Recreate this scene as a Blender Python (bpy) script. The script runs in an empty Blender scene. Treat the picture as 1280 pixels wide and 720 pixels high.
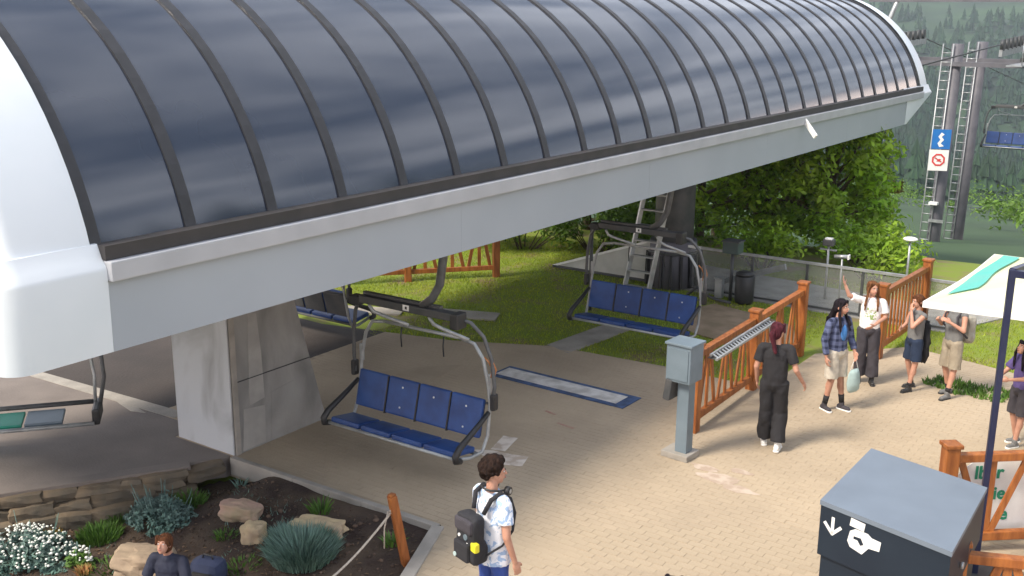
import bpy, bmesh, math, random
from mathutils import Vector, Matrix, noise
random.seed(7)
PI = math.pi
S = bpy.context.scene
COL = S.collection
# ------------------------------------------------------------------ camera
CAMH = 5.7
pitch, roll = math.radians(14.5), math.radians(0.4)
fwd = Vector((-.569, .822, 0)).normalized(); rgt = Vector((.822, .569, 0)).normalized()
f3 = fwd*math.cos(pitch) - Vector((0, 0, 1))*math.sin(pitch)
u3 = fwd*math.sin(pitch) + Vector((0, 0, 1))*math.cos(pitch)
ir = rgt*math.cos(roll) + u3*math.sin(roll)
iu = -rgt*math.sin(roll) + u3*math.cos(roll)
cam = bpy.data.cameras.new('camera'); co = bpy.data.objects.new('camera', cam); COL.objects.link(co)
cam.sensor_width = 36; cam.lens = 1330/1280*36; cam.clip_start = .1; cam.clip_end = 6000
co.matrix_world = Matrix(((ir.x, iu.x, -f3.x, 0), (ir.y, iu.y, -f3.y, 0), (ir.z, iu.z, -f3.z, CAMH), (0, 0, 0, 1)))
S.camera = co
# ------------------------------------------------------------------ sky and sun
SUN_EL, SUN_AZ = 48, 205     # azimuth clockwise from +Y
w = bpy.data.worlds.new('World'); S.world = w; w.use_nodes = True
N = w.node_tree.nodes; L = w.node_tree.links; N.clear()
out = N.new('ShaderNodeOutputWorld'); bg = N.new('ShaderNodeBackground'); L.new(bg.outputs[0], out.inputs[0])
bg.inputs[1].default_value = .10
sky = N.new('ShaderNodeTexSky'); sky.sky_type = 'NISHITA'; sky.sun_disc = False
sky.sun_elevation = math.radians(SUN_EL); sky.sun_rotation = math.radians(SUN_AZ)
sky.air_density = 1.2; sky.dust_density = 2.0
tc = N.new('ShaderNodeTexCoord'); sep = N.new('ShaderNodeSeparateXYZ'); L.new(tc.outputs['Generated'], sep.inputs[0])
mxz = N.new('ShaderNodeMath'); mxz.operation = 'MAXIMUM'; mxz.inputs[1].default_value = 0; L.new(sep.outputs[2], mxz.inputs[0])
ad = N.new('ShaderNodeMath'); ad.operation = 'ADD'; ad.inputs[1].default_value = .12; L.new(mxz.outputs[0], ad.inputs[0])
dx = N.new('ShaderNodeMath'); dx.operation = 'DIVIDE'; L.new(sep.outputs[0], dx.inputs[0]); L.new(ad.outputs[0], dx.inputs[1])
dy = N.new('ShaderNodeMath'); dy.operation = 'DIVIDE'; L.new(sep.outputs[1], dy.inputs[0]); L.new(ad.outputs[0], dy.inputs[1])
cb = N.new('ShaderNodeCombineXYZ'); L.new(dx.outputs[0], cb.inputs[0]); L.new(dy.outputs[0], cb.inputs[1])
cn = N.new('ShaderNodeTexNoise'); cn.inputs['Scale'].default_value = 1.5; cn.inputs['Detail'].default_value = 8; cn.inputs['Roughness'].default_value = .6
cn.inputs['Distortion'].default_value = .6
L.new(cb.outputs[0], cn.inputs['Vector'])
cr = N.new('ShaderNodeValToRGB'); L.new(cn.outputs['Fac'], cr.inputs[0])
cr.color_ramp.elements[0].position = .38; cr.color_ramp.elements[0].color = (1.7, 2.1, 2.9, 1)
cr.color_ramp.elements[1].position = .64; cr.color_ramp.elements[1].color = (10.0, 10.3, 11.2, 1)
# pale band of light under the cloud deck, all round the horizon
hr = N.new('ShaderNodeMapRange'); hr.inputs['From Min'].default_value = .07; hr.inputs['From Max'].default_value = .13
hr.inputs['To Min'].default_value = 1; hr.inputs['To Max'].default_value = 0; hr.interpolation_type = 'SMOOTHSTEP'
L.new(sep.outputs[2], hr.inputs['Value'])
hm = N.new('ShaderNodeMix'); hm.data_type = 'RGBA'; L.new(hr.outputs[0], hm.inputs['Factor']); L.new(cr.outputs[0], hm.inputs['A'])
hm.inputs['B'].default_value = (27, 21.5, 19, 1)
mx = N.new('ShaderNodeMix'); mx.data_type = 'RGBA'; mx.inputs['Factor'].default_value = .86
L.new(sky.outputs[0], mx.inputs['A']); L.new(hm.outputs['Result'], mx.inputs['B']); L.new(mx.outputs['Result'], bg.inputs[0])
sun = bpy.data.lights.new('sun', 'SUN'); sun.energy = 2.6; sun.angle = math.radians(14); sun.color = (1, .90, .76)
so = bpy.data.objects.new('sun', sun); COL.objects.link(so)
az, el = math.radians(SUN_AZ), math.radians(SUN_EL)
sd = Vector((math.sin(az)*math.cos(el), math.cos(az)*math.cos(el), math.sin(el)))
so.rotation_euler = sd.to_track_quat('Z', 'Y').to_euler()
S.view_settings.view_transform = 'Standard'; S.view_settings.look = 'None'
S.view_settings.exposure = 1.1; S.view_settings.gamma = 1
S.render.engine = 'CYCLES'
# ------------------------------------------------------------------ materials
def mat(name, col, rough=.7, col2=None, scale=4, detail=5, bump=0, bscale=None, metal=0, island=0, objrand=0, spec=None, ior=None,
        trans=0, alpha=1, coat=0, stretch=None, lo=.35, hi=.65, dist=0):
    m = bpy.data.materials.new(name); m.use_nodes = True
    n = m.node_tree.nodes; l = m.node_tree.links; b = n['Principled BSDF']
    b.inputs['Roughness'].default_value = rough; b.inputs['Metallic'].default_value = metal
    if ior: b.inputs['IOR'].default_value = ior
    if spec is not None: b.inputs['Specular IOR Level'].default_value = spec
    if coat: b.inputs['Coat Weight'].default_value = coat; b.inputs['Coat Roughness'].default_value = .15
    b.inputs['Alpha'].default_value = alpha
    c = n.new('ShaderNodeRGB'); c.outputs[0].default_value = (*col, 1); o = c.outputs[0]
    t = n.new('ShaderNodeTexCoord'); vec = t.outputs['Object']
    if stretch:
        mp = n.new('ShaderNodeMapping'); mp.inputs['Scale'].default_value = stretch; l.new(vec, mp.inputs[0]); vec = mp.outputs[0]
    if col2:
        ns = n.new('ShaderNodeTexNoise'); ns.inputs['Scale'].default_value = scale; ns.inputs['Detail'].default_value = detail
        ns.inputs['Distortion'].default_value = dist
        l.new(vec, ns.inputs['Vector'])
        mr = n.new('ShaderNodeMapRange'); mr.inputs['From Min'].default_value = lo; mr.inputs['From Max'].default_value = hi
        l.new(ns.outputs['Fac'], mr.inputs['Value'])
        x = n.new('ShaderNodeMix'); x.data_type = 'RGBA'; l.new(mr.outputs[0], x.inputs['Factor']); l.new(o, x.inputs['A'])
        x.inputs['B'].default_value = (*col2, 1); o = x.outputs['Result']
    if island or objrand:
        if island: g = n.new('ShaderNodeNewGeometry'); r = g.outputs['Random Per Island']; a = island
        else: g = n.new('ShaderNodeObjectInfo'); r = g.outputs['Random']; a = objrand
        mr = n.new('ShaderNodeMapRange'); mr.inputs['To Min'].default_value = 1-a; mr.inputs['To Max'].default_value = 1+a
        l.new(r, mr.inputs['Value'])
        h = n.new('ShaderNodeHueSaturation'); l.new(mr.outputs[0], h.inputs['Value']); l.new(o, h.inputs['Color']); o = h.outputs[0]
    l.new(o, b.inputs['Base Color'])
    if bump:
        ns = n.new('ShaderNodeTexNoise'); ns.inputs['Scale'].default_value = bscale or scale*4; ns.inputs['Detail'].default_value = 6
        l.new(vec, ns.inputs['Vector']); bp = n.new('ShaderNodeBump'); bp.inputs['Strength'].default_value = bump
        bp.inputs['Distance'].default_value = .02; l.new(ns.outputs['Fac'], bp.inputs['Height']); l.new(bp.outputs[0], b.inputs['Normal'])
    if trans:
        tr = n.new('ShaderNodeBsdfTranslucent'); l.new(o, tr.inputs[0]); ms = n.new('ShaderNodeMixShader'); ms.inputs[0].default_value = trans
        l.new(b.outputs[0], ms.inputs[1]); l.new(tr.outputs[0], ms.inputs[2]); l.new(ms.outputs[0], n['Material Output'].inputs[0])
    return m
M = {}
M['grass_ground'] = mat('grass_ground', (.16, .21, .02), .95, (.19, .15, .07), 1.3, 8, .8, 25, lo=.50, hi=.66)
M['blade'] = mat('grass_blade', (.24, .34, .018), .7, (.32, .36, .03), 1.5, island=.35, trans=.3)
M['far_grass'] = mat('far_meadow', (.028, .065, .020), .95, (.012, .028, .014), .012, 8, lo=.4, hi=.6)
M['soil'] = mat('garden_soil', (.032, .018, .013), .95, (.085, .058, .038), 1.6, 8, 1, 30, lo=.42, hi=.62)
M['clod'] = mat('soil_clod', (.05, .03, .022), .95, (.12, .08, .055), 3, island=.4)
M['sand'] = mat('joint_sand', (.38, .305, .215), .95, (.32, .255, .18), 2, 8, .4, 60)
M['paver'] = mat('paver', (.42, .335, .235), .9, (.32, .255, .18), .45, 9, .35, 40, island=.02, lo=.38, hi=.66)
M['paver1'] = mat('paver_single', (.41, .328, .23), .9, (.35, .28, .195), .55, 9, .35, 40, objrand=.02)
M['slab'] = mat('concrete_slab', (.36, .33, .29), .9, (.26, .24, .21), 2.5, 8, .4, 30)
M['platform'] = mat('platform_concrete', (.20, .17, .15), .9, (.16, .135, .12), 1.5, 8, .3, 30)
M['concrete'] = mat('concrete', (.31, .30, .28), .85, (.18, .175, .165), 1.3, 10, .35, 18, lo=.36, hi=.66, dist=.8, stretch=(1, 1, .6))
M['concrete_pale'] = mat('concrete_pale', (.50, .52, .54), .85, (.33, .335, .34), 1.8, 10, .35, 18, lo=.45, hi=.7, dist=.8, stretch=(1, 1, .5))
M['stain'] = mat('pale_patch', (.36, .345, .32), .9, (.28, .27, .25), 3, 6, .2)
M['stone'] = mat('wall_stone', (.21, .155, .10), .9, (.12, .10, .075), 3, 7, .7, 12, objrand=.3)
M['boulder_pink'] = mat('boulder_pink', (.50, .32, .25), .9, (.34, .27, .17), 3, 7, .8, 9)
M['boulder_yellow'] = mat('boulder_yellow', (.55, .43, .25), .9, (.40, .30, .2), 4, 7, .8, 9)
M['boulder_tan'] = mat('boulder_tan', (.38, .29, .2), .9, (.27, .20, .14), 4, 7, .8, 9)
M['glass'] = mat('smoked_panel', (.018, .026, .046), .10, (.026, .034, .054), .7, 3, .05, 1.2, ior=1.8)
M['rib'] = mat('dark_rib', (.030, .030, .034), .5, (.022, .022, .024), 6)
M['sill'] = mat('dark_sill', (.045, .040, .040), .6, (.032, .03, .03), 3)
M['beam'] = mat('beam_grey', (.36, .395, .44), .42, (.33, .365, .41), .8, 5, .05, 3)
M['beam2'] = mat('gutter_grey', (.44, .45, .48), .4, (.38, .39, .42), 2, 5)
M['nose'] = mat('white_shell', (.68, .72, .76), .35, (.62, .67, .71), .9, 5)
M['dark'] = mat('dark_steel', (.05, .055, .06), .55, (.08, .08, .08), 5, metal=.2)
M['soffit'] = mat('soffit', (.10, .10, .11), .8, (.07, .07, .07), 2)
M['black'] = mat('black_plastic', (.02, .02, .022), .5, (.03, .03, .03), 8)
M['galv'] = mat('galvanised', (.42, .44, .45), .4, (.3, .31, .32), 5, metal=.5)
M['tube'] = mat('chair_tube', (.40, .42, .42), .4, (.3, .31, .31), 8, metal=.3)
M['dtube'] = mat('chair_dark_tube', (.10, .105, .11), .5, (.07, .07, .07), 8)
M['pad'] = mat('blue_pad', (.018, .065, .23), .5, (.010, .035, .14), 3, 6, .15, 30, objrand=.12)
M['pad_green'] = mat('green_pad', (.02, .30, .20), .5, (.015, .22, .15), 3)
M['white'] = mat('white_paint', (.8, .8, .78), .5, (.72, .72, .70), 6)
M['faded'] = mat('worn_white_paint', (.62, .55, .48), .9, (.42, .34, .27), 5, 8, lo=.45, hi=.6)
M['mat_white'] = mat('mat_white', (.62, .60, .57), .8, (.42, .40, .37), 4, 8, lo=.42, hi=.62)
M['mat_blue'] = mat('mat_blue', (.06, .11, .24), .8, (.03, .05, .10), 5)
M['wood'] = mat('orange_wood', (.37, .125, .028), .5, (.22, .065, .014), 3, 7, .3, 20, objrand=.18, stretch=(6, 6, 1))
M['box'] = mat('box_blue_grey', (.155, .20, .235), .45, (.125, .165, .195), 3, 6)
M['bin'] = mat('bin_dark', (.014, .023, .036), .5, (.011, .018, .030), 2, 6, .05, 60, spec=.3)
M['bin_top'] = mat('bin_lid', (.15, .185, .23), .5, (.13, .16, .20), 2, 6)
M['cloth_white'] = mat('parasol_cloth', (.84, .83, .66), .8, (.80, .80, .50), .9, 3, trans=.3)
M['turq'] = mat('parasol_band', (.12, .52, .46), .8, (.16, .50, .44), 4, trans=.2)
M['navy_pole'] = mat('navy_pole', (.012, .016, .05), .35, (.02, .025, .06), 4)
M['net'] = mat('safety_net', (.36, .37, .36), .9, (.28, .29, .28), 2, alpha=.42)
M['gravel'] = mat('gravel', (.34, .33, .31), .95, (.24, .23, .21), 3, 8, .8, 40)
M['bark'] = mat('bark', (.10, .07, .05), .9, (.06, .045, .03), 6, 6, .6, 20)
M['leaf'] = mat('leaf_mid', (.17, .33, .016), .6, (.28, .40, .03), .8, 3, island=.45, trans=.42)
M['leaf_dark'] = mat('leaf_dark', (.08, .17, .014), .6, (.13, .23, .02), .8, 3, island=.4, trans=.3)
M['leaf_brown'] = mat('leaf_russet', (.17, .15, .03), .7, (.15, .10, .035), .8, 3, island=.4, trans=.25)
M['leaf_far'] = mat('leaf_far_conifer', (.010, .034, .017), .9, (.02, .05, .02), .02, 3, island=.35)
M['rope'] = mat('rope', (.5, .45, .38), .9, (.35, .3, .25), 40)
M['sign_blue'] = mat('sign_blue', (.01, .16, .48), .5, (.01, .13, .42), 3)
M['red'] = mat('sign_red', (.62, .05, .05), .5, (.55, .04, .04), 3)
M['green_text'] = mat('green_print', (.01, .27, .15), .6, (.01, .22, .12), 5)
M['tower'] = mat('tower_steel', (.13, .125, .145), .6, (.09, .09, .105), 2, 6)
M['silver_leaf'] = mat('silver_foliage', (.14, .21, .19), .7, (.09, .17, .14), 2, island=.3)
M['tuft'] = mat('tuft_green', (.06, .14, .015), .7, (.09, .18, .02), 4, island=.35)
M['bluegrass'] = mat('blue_fescue', (.15, .24, .20), .7, (.10, .18, .13), 4, island=.3)
M['petal'] = mat('white_petal', (.78, .80, .76), .7, (.7, .72, .66), 5)
M['orange'] = mat('orange_hose', (.5, .2, .06), .5, (.4, .15, .05), 5)
M['yellow'] = mat('yellow_plastic', (.75, .70, .03), .5, (.7, .62, .03), 5)
M['purple'] = mat('purple_shell', (.10, .06, .22), .4, (.08, .05, .18), 4)
M['teal'] = mat('teal_print', (.02, .33, .35), .6, (.02, .28, .3), 5)
# ------------------------------------------------------------------ mesh helpers
class MB:
    def __init__(s): s.v = []; s.f = []; s.sm = []
    def add(s, vs, fs, smooth=False):
        o = len(s.v); s.v += [tuple(v) for v in vs]; s.f += [tuple(i+o for i in f) for f in fs]; s.sm += [smooth]*len(fs); return s
    def box(s, c, d, rot=None, bev=0):
        x, y, z = [k/2 for k in d]
        if bev:
            b = min(bev, x*.9, y*.9, z*.9); bm = bmesh.new(); bmesh.ops.create_cube(bm, size=1)
            for v in bm.verts: v.co = Vector((v.co.x*2*x, v.co.y*2*y, v.co.z*2*z))
            bmesh.ops.bevel(bm, geom=bm.edges[:], offset=b, segments=2, affect='EDGES', profile=.6)
            vs = [v.co.copy() for v in bm.verts]; bm.verts.index_update(); fs = [[v.index for v in f.verts] for f in bm.faces]; bm.free()
        else:
            vs = [Vector((a*x, b_*y, e*z)) for a in (-1, 1) for b_ in (-1, 1) for e in (-1, 1)]
            fs = [(0, 1, 3, 2), (4, 6, 7, 5), (0, 4, 5, 1), (2, 3, 7, 6), (0, 2, 6, 4), (1, 5, 7, 3)]
        c = Vector(c)
        if rot is not None: vs = [rot @ v for v in vs]
        return s.add([v+c for v in vs], fs)
    def bar(s, a, b, w, h, up=(0, 0, 1), bev=0):      # rectangular bar from a to b
        a, b = Vector(a), Vector(b); d = b-a; L_ = d.length; y = d.normalized(); up = Vector(up)
        if abs(y.dot(up)) > .98: up = Vector((0, 1, 0)) if abs(y.y) < .9 else Vector((1, 0, 0))
        x = y.cross(up).normalized(); z = x.cross(y)
        R_ = Matrix((x, y, z)).transposed()
        return s.box((a+b)/2, (w, L_, h), R_, bev)
    def tube(s, pts, r, n=8, cap=True):
        pts = [Vector(p) for p in pts]; rs = r if isinstance(r, (list, tuple)) else [r]*len(pts)
        vs = []; fs = []; px = None
        for i, p in enumerate(pts):
            d = (pts[min(i+1, len(pts)-1)]-pts[max(i-1, 0)]).normalized()
            if px is None:
                up = Vector((0, 0, 1)) if abs(d.z) < .9 else Vector((1, 0, 0)); px = d.cross(up).normalized()
            px = (px-d*px.dot(d)).normalized(); py = d.cross(px)
            for k in range(n):
                a = 2*PI*k/n; vs.append(p+(px*math.cos(a)+py*math.sin(a))*rs[i])
        for i in range(len(pts)-1):
            for k in range(n):
                fs.append((i*n+k, i*n+(k+1) % n, (i+1)*n+(k+1) % n, (i+1)*n+k))
        s.add(vs, fs, True)
        if cap: s.add([], []); o = len(s.v)-len(vs); s.f += [tuple(o+k for k in range(n))[::-1], tuple(o+(len(pts)-1)*n+k for k in range(n))]; s.sm += [False, False]
        return s
    def cyl(s, a, b, r, r2=None, n=16): return s.tube([a, b], [r, r if r2 is None else r2], n)
    def ball(s, c, r, n=12, m=8, rot=None):
        r = (r, r, r) if not isinstance(r, (list, tuple)) else r; c = Vector(c); vs = []; fs = []
        vs.append(Vector((0, 0, r[2])))
        for i in range(1, m):
            t = PI*i/m
            for k in range(n): a = 2*PI*k/n; vs.append(Vector((r[0]*math.sin(t)*math.cos(a), r[1]*math.sin(t)*math.sin(a), r[2]*math.cos(t))))
        vs.append(Vector((0, 0, -r[2])))
        for k in range(n): fs.append((0, 1+k, 1+(k+1) % n))
        for i in range(m-2):
            for k in range(n): fs.append((1+i*n+k, 1+(i+1)*n+k, 1+(i+1)*n+(k+1) % n, 1+i*n+(k+1) % n))
        o = 1+(m-2)*n
        for k in range(n): fs.append((o+k, len(vs)-1, o+(k+1) % n))
        if rot is not None: vs = [rot @ v for v in vs]
        return s.add([v+c for v in vs], fs, True)
    def prism(s, poly, z0, z1):                        # poly: xy list ccw
        n = len(poly); vs = [(x, y, z0) for x, y in poly]+[(x, y, z1) for x, y in poly]
        fs = [tuple(range(n))[::-1], tuple(range(n, 2*n))]+[(i, (i+1) % n, n+(i+1) % n, n+i) for i in range(n)]
        return s.add(vs, fs)
    def plate(s, poly, o, ax, ay, t):                  # flat outline in the plane ax/ay at o, thickness t
        o, ax, ay = Vector(o), Vector(ax), Vector(ay); nn = ax.cross(ay).normalized()*t; n = len(poly)
        vs = [o+ax*x+ay*y for x, y in poly]+[o+ax*x+ay*y+nn for x, y in poly]
        return s.add(vs, [tuple(range(n))[::-1], tuple(range(n, 2*n))]+[(i, (i+1) % n, n+(i+1) % n, n+i) for i in range(n)])
    def mesh(s, name):
        me = bpy.data.meshes.new(name); me.from_pydata(s.v, [], s.f); me.polygons.foreach_set('use_smooth', s.sm); me.update(); return me
    def build(s, name, m, parent=None, **k):
        return link(name, s.mesh(name), m, parent, **k)
def link(name, me, m, parent=None, loc=None, **k):
    if m and not me.materials: me.materials.append(M[m] if isinstance(m, str) else m)
    o = bpy.data.objects.new(name, me); COL.objects.link(o)
    if parent: o.parent = parent
    if loc: o.location = loc
    return tag(o, **k)
def tag(o, label=None, cat=None, group=None, kind=None):
    if label: o['label'] = label
    if cat: o['category'] = cat
    if group: o['group'] = group
    if kind: o['kind'] = kind
    return o
def thing(name, label, cat, loc=(0, 0, 0), rz=0, group=None):
    o = bpy.data.objects.new(name, None); o.empty_display_size = .2; COL.objects.link(o); o.location = loc; o.rotation_euler = (0, 0, rz)
    return tag(o, label, cat, group)
def copy_tree(o, loc=None, rz=None, label=None, parent=None):
    c = o.copy(); COL.objects.link(c)
    if parent: c.parent = parent
    if loc: c.location = loc
    if rz is not None: c.rotation_euler = (0, 0, rz)
    if label: c['label'] = label
    for ch in list(o.children): copy_tree(ch, parent=c)
    return c
def V(*a): return Vector(a)
def rotz(a): return Matrix.Rotation(a, 3, 'Z')
def inpoly(x, y, P_):
    r = False; n = len(P_)
    for i in range(n):
        x1, y1 = P_[i]; x2, y2 = P_[(i+1) % n]
        if (y1 > y) != (y2 > y) and x < (x2-x1)*(y-y1)/(y2-y1)+x1: r = not r
    return r
# ================================================================== GROUND   (world x = across the lift, y = along the lift)
def smooth(a, b, t): t = max(0, min(1, (t-a)/(b-a))); return t*t*(3-2*t)
GARDEN = [(-13.4, 4.1), (-12.0, 6.32), (-10.5, 8.55), (-7.05, 8.62), (-6.6, 7.5), (-5.3, 4.1)]
PLAZA = [(-10.45, 8.64), (-7.0, 8.72), (-6.5, 7.5), (-5.2, 4.0), (6, 2), (7, 20), (2, 19.2), (-2.2, 18.3), (-3.3, 18.6), (-4.45, 18.9), (-5.7, 17.5),
         (-5.75, 15.3), (-7.5, 15.35), (-9.6, 15.2), (-11.3, 14.4), (-12.6, 14.1), (-12.6, 9.05), (-11.62, 9.05), (-11.62, 8.64)]
PLATFORM = [(-22, 3.4), (-14.0, 3.1), (-12.0, 6.32), (-10.5, 8.55), (-10.5, 8.635), (-11.63, 8.635), (-11.63, 9.045), (-22, 9.045)]
def soil_z(x, y):
    # deep below the stone wall, nearly level at the kerb by the plaza
    t = smooth(-11.5, -7.5, x+(y-7)*.2)
    z = -.50+.41*t; z += (-.035-z)*smooth(7.0, 8.5, y)*smooth(-10.4, -9.4, x)
    return z+.05*noise.noise(V(x*1.1, y*1.1, 0))+.02*noise.noise(V(x*4, y*4, 3))
def far_z(x, y):
    d = y+.12*abs(x)
    z = -.02
    if d > 24: z = -.02-.15*(d-24)*smooth(24, 34, d)
    z = max(z, -62) if d < 460 else z
    if d > 300: z = max(-62, z)
    if d > 400:
        z = -62+(d-400)*.03*smooth(400, 520, d)
    if d > 520: z += (d-520)*.15*smooth(520, 700, d)
    z += smooth(40, 300, d)*7*noise.noise(V(x*.006, y*.006, 1))+smooth(60, 500, d)*2*noise.noise(V(x*.03, y*.03, 5))
    return z
def grid(name, xs, ys, fz, m, skip=None, **k):
    mb = MB(); nx = len(xs)
    mb.v = [(x, y, fz(x, y)) for y in ys for x in xs]
    for j in range(len(ys)-1):
        for i in range(nx-1):
            if skip and skip((xs[i]+xs[i+1])/2, (ys[j]+ys[j+1])/2): continue
            mb.f.append((j*nx+i, j*nx+i+1, (j+1)*nx+i+1, (j+1)*nx+i)); mb.sm.append(True)
    return mb.build(name, m, **k)
def fr(a, b, st): return [a+i*st for i in range(int(round((b-a)/st))+1)]
def lawn_z(x, y):
    return -.02+.015*noise.noise(V(x*.8, y*.8, 0)) + (far_z(x, y)+.02 if y > 22 else 0)
grid('lawn', fr(-40, 20, .5), fr(2, 30, .5), lambda x, y: lawn_z(x, y)-(.75 if (y < 8.9 and -15 < x < -4.4 and y > 2.4) else 0)-(.02 if inpoly(x, y, PLAZA) or inpoly(x, y, PLATFORM) else 0), 'grass_ground', kind='structure')
xs = [-900, -700, -520, -400, -300, -220, -160, -120]+fr(-90, 90, 6)+[120, 160, 220, 300, 400, 520, 700, 900]
ys = [-400, -250, -150, -90, -50, -25, -10, 2, 12, 21, 29]+fr(36, 150, 6)+fr(160, 900, 12)+[950, 1050, 1200, 1400]
grid('hillside', xs, ys, lambda x, y: (far_z(x, y) if y > 0 else -.02-.0*y)-(.9 if -45 < x < 25 and y < 30 else .0)-(.0), 'far_grass', kind='structure')
# garden bed
grid('garden_soil', fr(-13.6, -5.0, .1), fr(3.8, 8.9, .1), soil_z, 'soil', skip=lambda x, y: not inpoly(x, y, [(-13.7, 4.0), (-12.1, 6.45), (-10.6, 8.7), (-7.0, 8.7), (-6.5, 7.5), (-5.2, 4.0)]), kind='structure')
# clods and pebbles lying on the soil
mb = MB()
for i in range(1500):
    x, y = random.uniform(-13, -6), random.uniform(5.2, 8.5)
    if not inpoly(x, y, GARDEN): continue
    r = random.choice((.008, .012, .018, .03))*random.uniform(.7, 1.2)
    mb.ball((x, y, soil_z(x, y)+r*.3), (r, r*random.uniform(.6, 1.3), r*.7), 5, 4)
mb.build('soil_clods', 'clod', kind='stuff', label='loose clods and pebbles scattered over the garden soil')
# paved plaza: sand bed, then every paver its own block
pz = MB().prism([p for p in PLAZA], -.3, -.0028).build('paving', 'sand', kind='structure')
cx, cy = fwd.x*8.4, fwd.y*8.4
cand = []
stuffb = MB()
def paver_verts(hw, hh): pass
row = 0; y = 2.0
while y < 20.5:
    x = -19+(.1 if row % 2 else 0)
    while x < 7:
        if inpoly(x, y, PLAZA) and inpoly(x-.09, y-.045, PLAZA) and inpoly(x+.09, y+.045, PLAZA) and inpoly(x-.09, y+.045, PLAZA) and inpoly(x+.09, y-.045, PLAZA):
            v = V(x, y, -CAMH); dd = v.dot(f3); u = v.dot(ir)/dd; vv = v.dot(iu)/dd
            if abs(u) < .6 and -.36 < vv < .3: cand.append((dd, x, y, abs(u) < .47 and vv > -.265))
        x += .2
    y += .1; row += 1
cand.sort(key=lambda c: (not c[3], c[0]))
pm = MB(); g = .001
def pblock(mb, x, y, dz, tx, ty):
    X, Y = .1-g, .05-g; b = .002
    zt = lambda a, b_: dz+a*tx+b_*ty
    vs = [(x-X, y-Y, -.012), (x+X, y-Y, -.012), (x+X, y+Y, -.012), (x-X, y+Y, -.012)]+[(x+a*(X-b), y+c*(Y-b), zt(a, c)) for a, c in ((-1, -1), (1, -1), (1, 1), (-1, 1))]
    mb.add(vs, [(4, 5, 6, 7), (0, 1, 5, 4), (1, 2, 6, 5), (2, 3, 7, 6), (3, 0, 4, 7)])
pme = []
for q in range(4):
    t_ = MB(); pblock(t_, 0, 0, 0, random.gauss(0, .0006), random.gauss(0, .0006)); me = t_.mesh('paver'); me.materials.append(M['paver1']); pme.append(me)
for i, (dd, x, y, near) in enumerate(cand):
    dz = random.gauss(0, .0005)
    if i < 300: link('paver', pme[i % 4], None, pz, (x, y, dz))
    else: pblock(stuffb, x, y, dz, random.gauss(0, .0006), random.gauss(0, .0006))
stuffb.build('paver_field', 'paver', pz, kind='stuff')
# platform (smooth concrete) left of the pillar
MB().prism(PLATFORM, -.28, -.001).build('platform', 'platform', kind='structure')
slab0 = MB().prism([(-12.605, 9.05), (-12.605, 14.1), (-13.9, 13.8), (-22, 14.2), (-22, 9.05)], -.3, -.004).build('shaded_floor', mat('shade_dark_floor', (.060, .048, .042), .9, (.040, .033, .030), .8, 8, .4, 20), kind='structure')  # deep shade under the station is painted into this dark brown floor colour
# stone retaining wall under the platform edge
wall = thing('stone_wall', 'low retaining wall of tan stones under the concrete platform edge', 'stone wall', (-12, 6.3, -.6))
A, B = V(-14.0, 3.1, 0), V(-10.5, 8.55, 0); dirw = (B-A).normalized(); nrm = V(dirw.y, -dirw.x, 0)   # outwards, towards the garden
Lw = (B-A).length
def stone_obj(c, d, ang, parent, m='stone', seed=0, name='stone', flat=.22, cuts=2):
    bm = bmesh.new(); bmesh.ops.create_cube(bm, size=1); bmesh.ops.subdivide_edges(bm, edges=bm.edges[:], cuts=cuts, use_grid_fill=True)
    for v in bm.verts:
        q = v.co*2; nrm_ = q.normalized(); k = .72+.28*max(abs(q.x), abs(q.y), abs(q.z)); q = q.lerp(nrm_*1.15, flat)
        q += nrm_*(.30*noise.noise(q*1.3+V(seed, 0, 0))+.14*noise.noise(q*3.3+V(seed, 5, 0))+.05*noise.noise(q*8+V(seed, 5, 3))); v.co = V(q.x*d[0]/2, q.y*d[1]/2, q.z*d[2]/2)
    me = bpy.data.meshes.new(name); bm.to_mesh(me); bm.free()
    if m == 'stone': 
        for p in me.polygons: p.use_smooth = False
    o = link(name, me, m, parent); o.location = c; o.rotation_euler = (0, 0, ang); return o
t = 1.2; k = 0; ang = math.atan2(dirw.y, dirw.x); wl = wall.location
while t < Lw-.15:
    w_ = random.uniform(.2, .55); w_ = min(w_, Lw-.02-t)
    zt, hh = -.10, random.uniform(.13, .22)
    for zc, hgt, off, dp in ((-.03-hh/2, hh, .05+.05*random.random(), .26), (-.04-hh-.09, random.uniform(.16, .24), .10+.06*random.random(), .3), (-.40, .2, .2+.06*random.random(), .3)):
        p = A+dirw*(t+w_/2+(0 if zc > -.2 else .13))+nrm*off; p.z = zc
        if (p-A).dot(dirw)+w_/2 > Lw: continue
        so_b = stone_obj(p-wl, (w_*1.08, dp, hgt*1.08), ang+random.gauss(0, .09), wall, seed=k*3.1, flat=.3); so_b.rotation_euler.x = random.gauss(0, .08); so_b.rotation_euler.y = random.gauss(0, .07); k += 1
    t += w_
coping = MB(); q0, q1 = A+dirw*.8, B-dirw*.45
coping.box(((q0+q1)/2+nrm*.04)-wl+V(0, 0, -.016), (.2, (q1-q0).length, .06), rotz(ang-PI/2), .012)
coping.build('coping', 'platform', wall)
# kerb between plaza and garden
kb = thing('kerb', 'pale concrete kerb along the planting bed in front of the plaza', 'kerb', (-9, 8.65, 0))
pts = [(-10.42, 8.6), (-7.0, 8.66), (-6.52, 7.5), (-5.2, 4.05)]
for i in range(3):
    a, b = V(*pts[i], 0), V(*pts[i+1], 0); n_ = max(1, int((b-a).length/1.0))
    for j in range(n_):
        p, q = a.lerp(b, j/n_), a.lerp(b, (j+1)/n_); dd = (q-p).normalized()*.004
        MB().bar(p+dd-kb.location+V(0, 0, -.1), q-dd-kb.location+V(0, 0, -.1), .085 if i == 0 else .15, .24, bev=.012).build('kerb_stone', 'slab', kb)
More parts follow.
